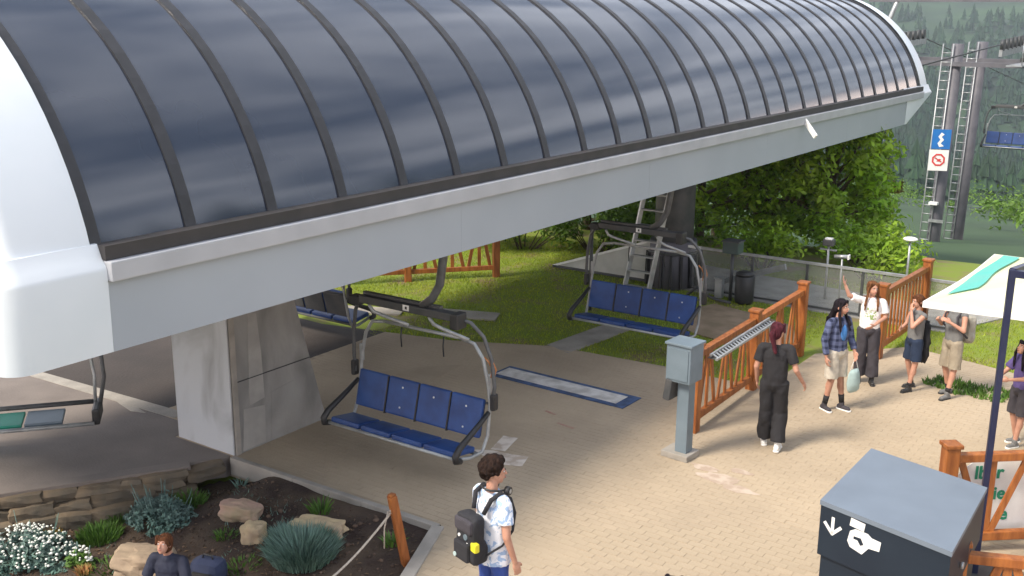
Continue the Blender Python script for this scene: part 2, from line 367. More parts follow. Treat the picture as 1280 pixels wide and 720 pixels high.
# light concrete strips, slabs, worn marks
def slab(name, pts, z0, z1, m, **k): return MB().prism(pts, z0, z1).build(name, m, **k)
slab('floor_strip', [(-15.6, 8.9), (-12.2, 9.06), (-12.2, 9.3), (-15.6, 9.12)][::1], -.01, .006, 'slab', label='narrow pale concrete strip set in the floor left of the pillar', cat='floor strip')
slab('floor_patch', [(-13.45, 9.0), (-12.95, 8.88), (-12.7, 8.96), (-13.0, 9.03), (-13.4, 9.1)], -.01, .003, 'slab', label='small pale chip of concrete beside the floor strip by the turning chair', cat='floor patch')
pth = [(-9.75, 15.2), (-9.2, 15.0), (-9.0, 16.95), (-9.55, 17.1)]
slab('path', pth, -.05, .0, 'slab', kind='structure')
for pts_, lb in (([(-12.6, 15.4), (-11.4, 15.9), (-11.6, 16.35), (-12.7, 15.95)], 'pale stepping slab in the grass right of the grey hanger arm'),
                 ([(-14.2, 14.6), (-13.1, 15.1), (-13.3, 15.5), (-14.4, 15.0)], 'pale stepping slab in shaded grass behind the near chair')):
    slab('stepping_slab', pts_, -.05, .012, 'slab', label=lb, cat='paving slab')
slab('floor_hatch', [(-11.2, 12.3), (-10.2, 12.5), (-10.3, 13.4), (-10.75, 12.95)], -.01, .004, 'sand', label='low triangular worn patch plate in the paving behind the near chair', cat='floor plate')
# blue edged loading mat, px (622,467)-(795,500)
mt = thing('loading_mat', 'long white loading board with blue border on the pavers', 'ground mat', (-8.35, 13.5, 0), math.radians(-1.5))
MB().box((0, 0, .008), (2.5, .56, .014), bev=.004).build('border', 'mat_blue', mt)
MB().box((-.06, .0, .0185), (2.26, .36, .006)).build('board', 'mat_white', mt)
# painted arrow beside the near chair
ar = thing('ground_arrow', 'worn white arrow painted on the pavers beside the near chair', 'painted arrow', (-7.62, 10.85, .002))
MB().prism([(-.33, .45), (-.12, .5), (.0, .02), (-.2, -.03)], 0, .003).build('stroke', 'faded', ar)
MB().prism([(-.38, -.18), (-.14, -.05), (.1, -.02), (.36, .05), (.46, -.25), (.2, -.36), (-.08, -.3)], 0, .003).build('head', 'faded', ar)
wp = MB()
for (x, y, r, s1) in ((-4.9, 11.75, .22, 1), (-4.62, 11.6, .15, 4), (-5.2, 11.95, .13, 7), (-4.8, 12.1, .1, 9)):
    wp.prism([(x+r*(1+.9*noise.noise(V(math.cos(a)*1.5, math.sin(a)*1.5, s1)))*math.cos(a)*1.3, y+r*(.7+.4*noise.noise(V(math.cos(a)*2, math.sin(a)*2, s1+3)))*math.sin(a)) for a in [2*PI*i/16 for i in range(16)]], .001, .003+.0006*s1/3)
wp.build('worn_paint', mat('worn_patch', (.50, .41, .33), .9, (.39, .30, .23), 6, 9, lo=.4, hi=.55), label='pale worn paint patches on the sandy paving right of the grey control box', cat='paint patch')
mr_ = mat('faded_red', (.36, .17, .13), .9, (.36, .24, .18), 9)
for (x, y, l_, lb) in ((-7.6, 12.15, .30, 'longer faded red dash painted on the paving right of the near chair'), (-8.0, 12.45, .2, 'shorter faded red dash on the paving just behind the near chair')):
    MB().bar((x, y, .003), (x+l_, y-.05, .003), .04, .004).build('red_mark', mr_, label=lb, cat='paint mark')
# worn gravel strip beyond the net
slab('gravel_bed', [(-10.4, 20.2), (-4.2, 20.2), (-3.5, 21.8), (-10.4, 22.6)], -.03, .006, 'gravel', kind='structure')
slab('dirt_patch', [(x_, y_) for x_, y_ in ((-8.9, 18.3), (-8.0, 17.4), (-6.9, 17.1), (-6.2, 17.9), (-6.6, 18.9), (-7.6, 19.3), (-8.5, 19.5))], -.04, .004, mat('bare_dirt', (.30, .22, .15), .95, (.20, .15, .09), 2.5, 8, .6, 30), kind='structure')
# grass blades
def blades(name, n, box, test, h, m, label, zf, w=.011):
    mb = MB()
    for i in range(n):
        x, y = random.uniform(box[0], box[1]), random.uniform(box[2], box[3])
        if not test(x, y): continue
        a = random.uniform(0, 2*PI); hh = h*random.uniform(.5, 1.3); z = zf(x, y); lx, ly = random.gauss(0, .35)*hh, random.gauss(0, .35)*hh
        c, s_ = math.cos(a)*w, math.sin(a)*w
        mb.v += [(x-c, y-s_, z), (x+c, y+s_, z), (x+lx, y+ly, z+hh)]; o = len(mb.v)-3; mb.f.append((o, o+1, o+2)); mb.sm.append(False)
    return mb.build(name, m, kind='stuff', label=label)
DIRT = [(-8.9, 18.3), (-8.0, 17.4), (-6.9, 17.1), (-6.2, 17.9), (-6.6, 18.9), (-7.6, 19.3), (-8.5, 19.5)]
def grass_ok(x, y):
    if inpoly(x, y, PLAZA) or inpoly(x, y, PLATFORM) or inpoly(x, y, pth) or inpoly(x, y, DIRT): return False
    if y > 20.2 and -10.4 < x < -4.2 and y < 22.4: return False
    n_ = noise.noise(V(x*.55, y*.55, 0))+.5*noise.noise(V(x*1.7, y*1.7, 2))
    edge = smooth(13.6, 16.5, y)
    return n_+edge*.9 > .12
blades('grass', 90000, (-20, -6, 13.7, 23), grass_ok, .05, 'blade', 'short mown lawn behind the plaza under and beyond the station', lambda x, y: lawn_z(x, y)-.01)
blades('grass', 34000, (-5.6, 3.5, 17.4, 24), grass_ok, .05, 'blade', 'short lawn beyond the path at the right', lambda x, y: lawn_z(x, y)-.01)
wx, wy = -3.05, 17.1
blades('weed_patch', 1500, (wx-.9, wx+1.2, wy-.35, wy+.4), lambda x, y: ((x-wx-.1)/.95)**2+((y-wy)/.33)**2 < 1+1.4*noise.noise(V(x*3, y*3, 0)), .085, 'tuft', 'low weeds growing through the paving behind the parasol pole', lambda x, y: 0, .018)
# ================================================================== LIFT STATION
CX, CZ, RR = -11.0, 3.0, 3.3
st = thing('lift_station', 'long barrel roofed chairlift station of smoked panels over a grey beam', 'station roof', (CX, 17.6, 0))
P = lambda x, y, z: V(x-CX, y-17.6, z)
a0 = math.asin((3.8-CZ)/RR); Y0, Y1 = 5.14, 30.89; nb = 26
def arc(r, n=30, lo=a0): return [(CX+r*math.cos(lo+(PI-2*lo)*i/n), CZ+r*math.sin(lo+(PI-2*lo)*i/n)) for i in range(n+1)]
def shell(mb, rings, smooth_=True):          # rings: list of (y, [(x,z)...])
    n = len(rings[0][1]); vs = [P(x, y, z) for y, pr in rings for x, z in pr]
    fs = [(i*n+j, (i+1)*n+j, (i+1)*n+j+1, i*n+j+1) for i in range(len(rings)-1) for j in range(n-1)]
    mb.add(vs, fs, smooth_)
def solid_arc(ya, yb, ro, ri, n=30, lo=a0):
    mb = MB(); o, i_ = arc(ro, n, lo), arc(ri, n, lo)[::-1]
    loop = o+i_; m_ = len(loop); vs = [P(x, y, z) for y in (ya, yb) for x, z in loop]
    fs = [(k, (k+1) % m_, m_+(k+1) % m_, m_+k) for k in range(m_)]
    for k in range(n): fs += [(k+1, k, 2*n+1-k, 2*n-k), (m_+k, m_+k+1, m_+2*n-k, m_+2*n+1-k)]
    mb.add(vs, fs, False); return mb
pme_ = solid_arc(0, 0.986, RR-.004, RR-.02, 40)
o_, n_ = arc(RR, 60), 60
pme_.add([P(x, y, z) for y in (0, .986) for x, z in o_], [(k, k+1, n_+2+k, n_+1+k) for k in range(n_)], True)
pane = pme_.mesh('pane'); pane.materials.append(M['glass'])
rib = solid_arc(-.06, .06, RR+.02, RR-.03).mesh('rib'); rib.materials.append(M['rib'])
for i in range(nb):
    o = link('pane', pane, None, st); o.location = (0, Y0+i*(Y1-Y0)/nb, 0)
for i in range(nb+1):
    o = link('rib', rib, None, st); o.location = (0, Y0+i*(Y1-Y0)/nb, 0)
for sx in (1, -1):
    X = lambda d: CX+sx*(3.3+d); YE_ = 30.75
    MB().box(P(X(-.06), (Y0+Y1)/2, 3.75), (.22, Y1-Y0, .12)).build('sill', 'sill', st)
    MB().box(P(X(-.03), (Y0+YE_)/2, 3.60), (.30, YE_-Y0, .17), bev=.012).build('gutter', 'beam2', st)
    n_ = 5; YE = 29.3
    for j in range(n_):
        ya, yb = Y0+(YE-Y0)*j/n_, Y0+(YE-Y0)*(j+1)/n_
        MB().box(P(X(-.07), (ya+yb)/2, 3.205), (.24, yb-ya-(.003 if j else .001), .61)).build('fascia_panel', 'beam', st)
MB().box(P(CX, (Y0+Y1)/2, 3.45), (6.3, Y1-Y0, .08)).build('soffit', 'soffit', st)
for sx in (1, -1):
    b_ = MB()
    b_.box(P(CX+sx*2.2, (Y0+Y1)/2, 3.25), (.12, Y1-Y0-1, .2)); b_.box(P(CX+sx*2.9, (Y0+Y1)/2, 3.1), (.08, Y1-Y0-1, .1))
    b_.build('guide_rail', 'dark', st)
# rounded white end shells
def nose(y_in, y_out, slant=0):
    s_ = 1 if y_out > y_in else -1; Lg = abs(y_out-y_in); rc = .13
    up = MB(); rings = []
    stp = [0, .02, Lg-rc-.1]+[Lg-rc-.1+rc*math.sin(t) for t in (.3, .6, .9, 1.2, PI/2)]
    rr_ = [RR+.05, RR+.05, RR+.02]+[RR+.02-rc*(1-math.cos(t)) for t in (.3, .6, .9, 1.2, PI/2)]
    for d, r in zip(stp, rr_): rings.append((y_in+s_*d, arc(r, 36, a0-.03)))
    shell(up, rings); y_e = rings[-1][0]; pr = rings[-1][1]
    vs = [P(CX, y_e, 3.72)]+[P(x, y_e, z) for x, z in pr]
    up.add(vs, [(0, i+1, i+2) for i in range(len(pr)-1)])
    up.build('end_shell', 'nose', st)
    # ledge and skirt in plan: rounded corners
    yk = 29.302 if slant else Y0-.002
    def plan(off, ye):
        L_ = []; R0 = 3.35+off; r = .2
        L_.append((CX+R0, yk))
        for t in range(7): a = t/6*PI/2; L_.append((CX+R0-r+r*math.cos(a), ye-s_*r+s_*r*math.sin(a)))
        for t in range(7): a = PI/2-t/6*PI/2; L_.append((CX-R0+r-r*math.cos(a), ye-s_*r+s_*r*math.sin(a)))
        L_.append((CX-R0, yk)); return L_
    lv = [(2.9, .0, .02), (2.905, .0, 0), (3.60, .01, 0), (3.64, .0, .01), (3.70, -.05, .06), (3.82, -.10, .12)]
    sk = MB(); rgs = [(z, plan(o, y_out+s_*.006-slant*max(0, 3.6-z)/.7)) for z, o, i in lv]; n = len(rgs[0][1])
    sk.add([P(x, y, z) for z, pr_ in rgs for x, y in pr_], [(i*n+j, i*n+j+1, (i+1)*n+j+1, (i+1)*n+j) for i in range(len(rgs)-1) for j in range(n-1)], True)
    sk.add([P(x, y, 2.9) for x, y in rgs[0][1]], [tuple(range(n))])
    sk.add([P(x, y, 3.82) for x, y in rgs[-1][1]], [tuple(range(n))])
    o = sk.build('end_skirt', 'nose', st)
    try: o.data.shade_auto_smooth = True
    except Exception: pass
nose(Y0-.065, 4.22); nose(Y1+.065, 31.95, 2.3)
MB().bar(P(-7.62, 21.5, 3.62), P(-7.3, 21.35, 3.3), .05, .09).build('bracket', 'white', st)
# pillars
pil = thing('concrete_pillar', 'broad raw concrete pillar with sloping back under the station', 'pillar', (-11.0, 9.5, 0))
q = lambda x, y, z: V(x+11.0, y-9.5, z)
b_ = MB(); xa, xb = -11.6, -10.43
pr = [(8.68, -.3), (10.55, -.3), (10.42, 0), (9.55, 3.4), (8.72, 3.4)]
pr = [(8.68, -.3), (10.48, -.3), (10.36, .0), (9.42, 3.4), (8.68, 3.4)]
b_.add([q(xa, y, z) for y, z in pr]+[q(xb, y, z) for y, z in pr], [(0, 1, 2, 3, 4), (9, 8, 7, 6, 5)]+[(i, i+5, (i+1) % 5+5, (i+1) % 5) for i in range(5)])
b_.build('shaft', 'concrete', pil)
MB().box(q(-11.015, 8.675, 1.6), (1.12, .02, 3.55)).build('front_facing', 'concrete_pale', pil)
MB().box(q(-10.425, 8.72, 1.6), (.03, .08, 3.5)).build('edge_strip', 'slab', pil)
for pts_ in ([(8.95, .62), (9.22, .66), (9.2, 1.3), (9.15, 1.85), (9.0, 1.9), (8.98, 1.3)], [(8.8, .02), (9.2, .03), (9.22, .55), (8.85, .6)], [(9.3, .02), (9.8, .02), (9.75, .75), (9.35, .7)]):
    b_ = MB(); b_.plate([(y-9.5, z) for y, z in pts_], (11.0+(-10.43), 0, 0), (0, 1, 0), (0, 0, 1), .006); b_.build('form_patch', 'stain' if pts_[0][0] < 9.2 else 'concrete', pil)
MB().box(q(-10.425, 9.38, 1.0), (.008, 1.4, .012)).build('joint', 'rib', pil)
col = thing('steel_column', 'thick dark grey round column behind the far chair', 'column', (-9.95, 20.5, 0))
MB().cyl((0, 0, 0), (0, 0, 3.4), .42, n=32).build('shaft', 'dark', col)
b_ = MB(); b_.cyl((0, 0, -.1), (0, 0, 1.0), .54, .50, 32)
b_.build('base_drum', 'tower', col)
for i in range(16):
    a = i*PI/8; MB().bar((.55*math.cos(a), .55*math.sin(a), .02), (.53*math.cos(a), .53*math.sin(a), .72), .05, .1, (math.cos(a), math.sin(a), 0)).build('stiffener', 'rib', col)
MB().cyl((0, 0, .74), (0, 0, .79), .56, n=32).build('flange', 'dark', col)
lad = thing('step_ladder', 'grey leaning service ladder in front of the dark column', 'ladder', (-9.9, 19.3, 0))
la, lb_ = (-.45, -.15), (.12, .1)
for sx in (-.28, .28): MB().bar((sx-.15, -.3, 0), (sx+.15, .25, 3.0), .05, .09).build('rail', 'galv', lad)
for i in range(9):
    t = (i+.7)/9.5; MB().bar((-.28-.15+.3*t, -.3+.55*t, 3*t), (.28-.15+.3*t, -.3+.55*t, 3*t), .11, .03).build('rung', 'galv', lad)
# ================================================================== CHAIRS
def make_chair(label, loc, rz):
    c = thing('lift_chair', label, 'lift chair', loc, rz, 'four seat chairs of the lift')
    T = lambda n, p, r, m, par=c, k=8: MB().tube(p, r, k).build(n, m, par)
    w_ = .515
    for i in range(4):
        x = (i-1.5)*.525
        MB().box((x, -.185, .44), (w_-.02, .43, .075), Matrix.Rotation(math.radians(-9), 3, 'X'), .025).build('seat_pad', 'pad', c)
        bk = MB().box((x, .17, .77), (w_-.012, .06, .50), Matrix.Rotation(math.radians(-14), 3, 'X'), .025).build('back_pad', 'pad', c)
        MB().box((x, .205, .765), (w_-.03, .02, .46), Matrix.Rotation(math.radians(-14), 3, 'X'), .008).build('back_shell', 'dark', c)
        if i:
            for dz in ((.12,) if i == 2 else (.12, -.14)) if i != 1 else (.14, -.12):
                MB().ball((x+.03*dz, .17+.02*0-.035+dz*.25, .77+dz), (.014, .01, .014), 8, 6).build('bolt', 'white', bk)
        if i < 3: MB().box((x+.262, .16, .76), (.016, .05, .5), Matrix.Rotation(math.radians(-14), 3, 'X')).build('divider', 'black', c)
    T('seat_rail', [(-1.07, -.405, .425), (1.07, -.405, .425)], .022, 'tube'); T('seat_rail', [(-1.07, .02, .36), (1.07, .02, .36)], .025, 'dtube')
    T('back_rail', [(-1.05, .27, .95), (1.05, .27, .95)], .018, 'dtube')
    for sx in (-1, 1):
        T('armrest', [(sx*1.1, -.36, .40), (sx*1.1, -.45, .43), (sx*1.1, -.46, .49), (sx*1.1, -.38, .57), (sx*1.1, .0, .74), (sx*1.1, .22, .85)], [.04, .045, .045, .042, .035, .03], 'black')
        T('side_tube', [(sx*.62, .25, 1.74), (sx*.85, .26, 1.70), (sx*.98, .27, 1.52), (sx*1.06, .27, 1.2), (sx*1.09, .27, .95), (sx*1.1, .2, .55), (sx*1.09, .1, .36), (sx*1.05, -.1, .34), (sx*1.06, -.4, .42)], .024, 'tube')
        T('bail', [(sx*.76, .04, 2.06), (sx*.92, .1, 2.02), (sx*1.06, .17, 1.85), (sx*1.15, .22, 1.55), (sx*1.18, .24, 1.2), (sx*1.15, .22, .95)], .026, 'dtube')
        MB().box((sx*1.17, .24, 1.0), (.07, .11, .22), bev=.03).build('bail_pad', 'black', c)
        MB().box((sx*1.08, .29, 1.22), (.05, .06, .24), bev=.015).build('clamp', 'galv', c)
    for k in (0, 1): T('hose', [(1.10+.05*k, .27, 1.3), (1.12+.06*k, .27, 1.42), (1.10+.07*k, .22, 1.52), (1.04+.07*k, .22, 1.57)], .010, 'orange')
    T('cross_tube', [(-.64, .25, 1.74), (.64, .25, 1.74)], .024, 'tube')
    T('strut', [(-.66, .0, 2.02), (-.64, .05, 1.92), (-.55, .12, 1.87), (-.2, .24, 1.76)], .024, 'tube')
    T('strut', [(.34, .0, 2.02), (.37, .05, 1.92), (.45, .12, 1.86), (.78, .24, 1.74)], .024, 'tube')
    for x in (-.30, .40):
        T('strap', [(x, .22, 1.72), (x, .2, 1.6), (x+.01, .2, 1.46)], .01, 'black')
    tb = MB().box((0, 0, 2.09), (1.56, .13, .10), bev=.012).build('top_beam', 'dark', c)
    MB().box((.02, -.067, 2.10), (.10, .004, .075)).build('decal', 'white', tb)
    MB().box((.025, -.0705, 2.10), (.03, .003, .035)).build('decal_mark', 'black', tb)
    MB().box((-.86, .0, 2.06), (.18, .15, .12), bev=.02).build('beam_end', 'black', c)
    MB().box((.80, .0, 2.05), (.12, .2, .2), bev=.02).build('beam_end', 'black', c)
    MB().bar((-.78, .05, 2.15), (.5, .05, 2.15), .06, .05).build('spring_cover', 'dtube', c)
    T('hanger_arm', [(.22, .02, 2.14), (.38, .02, 2.26), (.50, .02, 2.45), (.56, .02, 2.8), (.56, .0, 3.2), (.45, 0, 3.7), (.2, 0, 4.0)], .055, 'dtube')
    g_ = MB().box((.12, 0, 4.05), (.3, .4, .18), bev=.03).build('grip', 'dark', c)
    return c
ch = make_chair('blue four seat chair nearest the camera, beside the concrete pillar', (-8.45, 9.9, 0), 0)
copy_tree(ch, (-8.45, 16.05, 0), 0, 'second blue chair, over the grass in front of the ladder and round column')
copy_tree(ch, (-8.4, 49.3, -.1), 0, 'far blue chair hanging out on the line at the right edge of the photo')
copy_tree(ch, (-13.7, 45.5, .1), PI, 'far chair just showing below the right end of the station roof')
copy_tree(ch, (-13.55, 13.2, 0), PI, 'shaded chair on the other lane, mostly hidden behind the pillar')
# chair turning round the bullwheel at the left edge
tc_ = thing('lift_chair', 'turning chair at the left edge with green pad between grey rails', 'lift chair', (-13.03, 7.15, 0), math.atan2(.95, .78), 'four seat chairs of the lift')
T = lambda n, p, r, m, k=8: MB().tube(p, r, k).build(n, m, tc_)
T('seat_rail', [(-1.3, -.42, .40), (1.05, -.42, .40)], .03, 'tube'); T('seat_rail', [(-1.3, .12, .52), (1.05, .12, .52)], .035, 'dtube')
for i in range(4):
    x = -.98+i*.5
    MB().box((x-.1, -.15, .44), (.47, .40, .05), Matrix.Rotation(math.radians(6), 3, 'X'), .015).build('seat_pad', 'pad_green' if i < 3 else 'box', tc_)
MB().box((1.07, -.12, .46), (.1, .5, .22), bev=.03).build('end_clamp', 'black', tc_)
T('bail', [(1.1, -.05, .5), (1.18, .0, .9), (1.15, .1, 1.35), (.95, .2, 1.8), (.7, .2, 2.05)], .028, 'dtube'); T('side_tube', [(1.04, .0, .5), (1.05, .1, .9), (.98, .2, 1.4), (.8, .2, 2.0)], .022, 'tube')
MB().box((0, .1, 2.1), (1.56, .13, .1), bev=.012).build('top_beam', 'dark', tc_)
T('hanger_arm', [(.22, .1, 2.14), (.5, .1, 2.45), (.55, .1, 3.2)], .055, 'dtube')
# purple machine shell at the very left
ps_ = thing('machine_housing', 'purple rounded housing glimpsed under the white station end at the left edge', 'machine housing', (-12.8, 5.2, 0))
MB().box((-.55, .0, 2.55), (1.0, .5, .5), bev=.16).build('shell', 'purple', ps_); MB().cyl((-.55, 0, 2.8), (-.55, 0, 3.4), .08).build('mount', 'dark', ps_)
# ================================================================== LINE TOWER far right
tw = thing('line_tower', 'tall grey portal tower with two ladder legs, crossarm and wheels', 'lift tower', (-10.6, 47, -6))
def leg(x, y, zt, xb, yb):
    a, b = V(xb, yb, -2), V(x, y, zt)
    MB().tube([a, b], [.30, .24], 12).build('leg', 'tower', tw)
    d = (b-a); off = V(-.30, -.32, 0)
    for sx in (-.2, .2): MB().tube([a+off+V(sx, 0, 0), b+off+V(sx, 0, 0)], .03, 5).build('ladder_rail', 'galv', tw)
    for i in range(1, 34):
        p = a.lerp(b, i/34)+off; MB().tube([p+V(-.2, 0, 0), p+V(.2, 0, 0)], .026, 5).build('rung', 'galv', tw)
leg(.15, .0, 10.6, -.1, 0); leg(.15, 4.6, 10.6, -.1, 4.6)
MB().bar((-4.2, -.2, 9.8), (3.4, -.2, 9.8), .25, .18).build('crossarm', 'tower', tw)
MB().bar((-4.2, 4.4, 9.8), (3.4, 4.4, 9.8), .25, .18).build('crossarm', 'tower', tw)
MB().bar((-3.6, 0, 12.4), (3.4, 0, 12.4), .2, .3).build('lifting_frame', 'tower', tw)
for sx, x0 in ((-1, -2.8), (1, 2.35)):
    MB().tube([(x0+sx*.5, 0, 9.8), (x0-sx*.0+.6, 0, 13)], .1, 8).build('brace', 'galv', tw)
    MB().bar((x0, -3.0, 10.35), (x0, 6.5, 10.55), .12, .25).build('wheel_beam', 'galv', tw)
    for k in range(12):
        y_ = -2.8+k*.8; MB().tube([(x0-.05, y_, 10.65+.02*k), (x0+.08, y_, 10.65+.02*k)], .22, 14).build('sheave', 'dark', tw)
    MB().bar((x0+.55*sx, -3.2, 9.9), (x0+.55*sx, 6.6, 9.9), .55, .05).build('catwalk', 'galv', tw)
    for y_ in (-3.1, -1, 1.2, 3.4, 6.4):
        MB().tube([(x0+.8*sx, y_, 9.9), (x0+.8*sx, y_, 10.95)], .022, 5).build('railing_post', 'galv', tw)
    for z_ in (10.4, 10.95): MB().tube([(x0+.8*sx, -3.2, z_), (x0+.8*sx, 6.6, z_)], .022, 5).build('railing', 'galv', tw)
MB().box((.1, -.4, 3.3), (.6, .06, .12)).build('step_bracket', 'galv', tw)
MB().box((-.05, -.45, 4.05), (.34, .3, .1)).build('lamp', 'white', tw)
MB().box((.2, -.45, 1.0), (.3, .12, .16), bev=.03).build('lamp', 'white', tw)
cb_ = MB()
for x0, z_ in ((-8.25, 4.28), (-13.4, 4.28)):
    cbl = MB().tube([(x0, 29.5, z_-.1), (x0, 44, z_+.4), (x0, 53, z_+.45), (x0, 120, z_-8), (x0, 220, z_-32)], .025, 6)
    cbl.build('haul_rope', 'dark', label='steel haul rope running out over the near lane of the tower' if x0 > -9 else 'steel haul rope running out over the far lane of the tower', cat='cable')
sg = thing('tower_sign', 'pair of small signs on the tower leg, blue one above white one with red ring', 'sign', (-10.55, 46.3, -.25))
def flat(o, poly, m, name, off, par): 
    b = MB(); b.plate(poly, (0, off, 0), (1, 0, 0), (0, 0, 1), .01); return b.build(name, m, par)
MB().box((0, 0, 1.02), (.72, .04, .80)).build('blue_board', 'sign_blue', sg)
MB().box((-.04, -.01, .15), (.76, .04, .86)).build('white_board', 'white', sg)
flat(sg, [(-.02, 1.3), (.1, 1.22), (.0, 1.12), (.1, 1.0), (-.02, .85), (.12, .74), (-.06, .70), (-.14, .85), (-.04, 1.0), (-.13, 1.12)], 'white', 'skier_symbol', -.022, sg)
ringo = [(-.04+.27*math.cos(PI/8+i*PI/4), .17+.27*math.sin(PI/8+i*PI/4)) for i in range(8)]; ringi = [(-.04+.2*math.cos(PI/8+i*PI/4), .17+.2*math.sin(PI/8+i*PI/4)) for i in range(8)]
b_ = MB()
for i in range(8): b_.plate([ringo[i], ringo[(i+1) % 8], ringi[(i+1) % 8], ringi[i]], (0, -.035, 0), (1, 0, 0), (0, 0, 1), .008)
b_.plate([(-.2, .24), (-.16, .27), (.1, .1), (.06, .07)], (0, -.037, 0), (1, 0, 0), (0, 0, 1), .008)
b_.build('red_ring', 'red', sg)
b_ = MB(); b_.plate([(-.12, .1), (-.02, .22), (.06, .2), (.02, .1)], (0, -.033, 0), (1, 0, 0), (0, 0, 1), .005); b_.build('symbol', 'red', sg)
sg.rotation_euler = (0, 0, .35)
# ================================================================== FENCES
def fence(label, posts, ph=1.3, z=lambda x, y: 0, units=None, pattern='fan', upright=None, group=None):
    x0, y0 = posts[0]; f = thing('wooden_fence', label, 'fence', (x0, y0, z(x0, y0)), 0, group)
    Q = lambda x, y, h: V(x-x0, y-y0, z(x, y)+h-f.location.z)
    for x, y in posts:
        d = V(posts[-1][0]-x0, posts[-1][1]-y0, 0); a = math.atan2(d.y, d.x)
        p = MB().box(Q(x, y, ph/2-.05), (.15, .15, ph+.02), rotz(a), .012).build('post', 'wood', f)
        MB().box(Q(x, y, ph-.02), (.19, .19, .045), rotz(a), .012).build('post_cap', 'wood', p)
    for (xa, ya), (xb, yb) in zip(posts, posts[1:]):
        a, b = V(xa, ya, 0), V(xb, yb, 0); d = (b-a).normalized(); Lb = (b-a).length; nn = V(d.y, -d.x, 0)
        a2, b2 = a+d*.08, b-d*.08
        MB().bar(Q(a2.x, a2.y, ph-.17), Q(b2.x, b2.y, ph-.17), .10, .09, bev=.01).build('top_rail', 'wood', f)
        MB().bar(Q(a2.x, a2.y, .20), Q(b2.x, b2.y, .20), .08, .10, bev=.01).build('bottom_rail', 'wood', f)
        zt, zb = ph-.215, .25
        def board(ta, za, tb, zb_, o=0):
            p, q_ = a+d*ta+nn*o, a+d*tb+nn*o
            MB().bar(Q(p.x, p.y, za), Q(q_.x, q_.y, zb_), .024, .075, up=tuple(nn) if False else (d.x, d.y, .01), bev=.004).build('slat', 'wood', f)
        if pattern == 'fan':
            n_ = max(1, int(round((Lb-.1)/.72))); wu = (Lb-.16)/n_
            for i in range(n_):
                c_ = .08+wu*(i+.5)
                board(c_, zt, c_, zb); board(c_-.07, zt, c_-wu*.40, zb, .004); board(c_+.07, zt, c_+wu*.40, zb, .004)
        elif pattern == 'fandown':
            n_ = max(1, int(round((Lb-.1)/.72))); wu = (Lb-.16)/n_
            for i in range(n_):
                c_ = .08+wu*(i+.5)
                board(c_, zt, c_, zb); board(c_-wu*.44, zt, c_-.05, zb, .004); board(c_+wu*.44, zt, c_+.05, zb, .004)
        else:
            n_ = int(Lb/.2)
            for i in range(n_): board(.15+i*(Lb-.2)/n_, zt, .15+i*(Lb-.2)/n_, zb)
    return f
G = 'orange brown wooden fences'
fa = fence('orange wooden fence in three posts beside the grey control box', [(-5.88, 13.0), (-5.9, 15.15), (-5.92, 17.3)], group=G)
fb = fence('orange upright board fence behind the girls, climbing towards the tower', [(-4.75, 17.9), (-4.62, 20.3)], 1.32, pattern='upright', group=G)
fc = fence('fence with fanned boards across the lawn seen under the station beam', [(-13.45, 18.8), (-14.75, 17.3), (-16.1, 15.8), (-17.4, 14.3)], 1.3, z=lambda x, y: 0, group=G)
fd = fence('fence at the right edge with the white banner tied behind it', [(-2.15, 11.35), (-.75, 12.55), (.7, 13.7)], 1.3, pattern='fandown', group=G)
fe = fence('lowest fence at the bottom right corner behind the dark litter bin', [(-1.62, 9.42), (-.2, 10.0), (1.3, 10.6)], 1.17, group=G)
# grey comb rack lying along the first fence
rk = thing('comb_rack', 'grey ribbed metal rack sloping along the top rail of the orange fence', 'rack', (-5.72, 13.1, 1.16))
MB().bar((0, 0, -.03), (0, 2.15, .0), .03, .03).build('rail', 'galv', rk); MB().bar((.09, 0, -.08), (.09, 2.15, -.05), .03, .03).build('rail', 'galv', rk)
for i in range(22): MB().bar((-.01, .06+i*.097, -.018), (.10, .06+i*.097, -.07), .03, .012).build('tooth', 'white' if False else 'galv', rk)
MB().bar((.03, .0, -.075), (.03, 2.15, -.045), .14, .01).build('back_strip', 'dark', rk)
# control box on its post
cbx = thing('control_box', 'blue grey metal control box on a square post at the fence end', 'control box', (-5.65, 12.12, 0), math.radians(-4))
MB().box((0, 0, .04), (.40, .34, .09), bev=.015).build('base_slab', 'slab', cbx)
MB().box((.05, 0, .7), (.17, .17, 1.24), bev=.008).build('post', 'box', cbx)
MB().box((.02, -.03, 1.33), (.36, .34, .50), bev=.02).build('housing', 'box', cbx)
MB().box((.02, -.207, 1.33), (.30, .012, .42), bev=.004).build('door', 'box', cbx)
MB().box((.02, -.03, 1.595), (.40, .38, .035), bev=.012).build('lid', 'box', cbx)
MB().box((-.12, -.08, .96), (.10, .26, .30), Matrix.Rotation(math.radians(8), 3, 'Y'), .02).build('ticket_chute', 'dark', cbx)
# dark litter bin, close to the camera
lb = thing('litter_bin', 'big dark grey litter bin with white arrow and hand symbols', 'litter bin', (-2.12, 9.31, 0), 0)
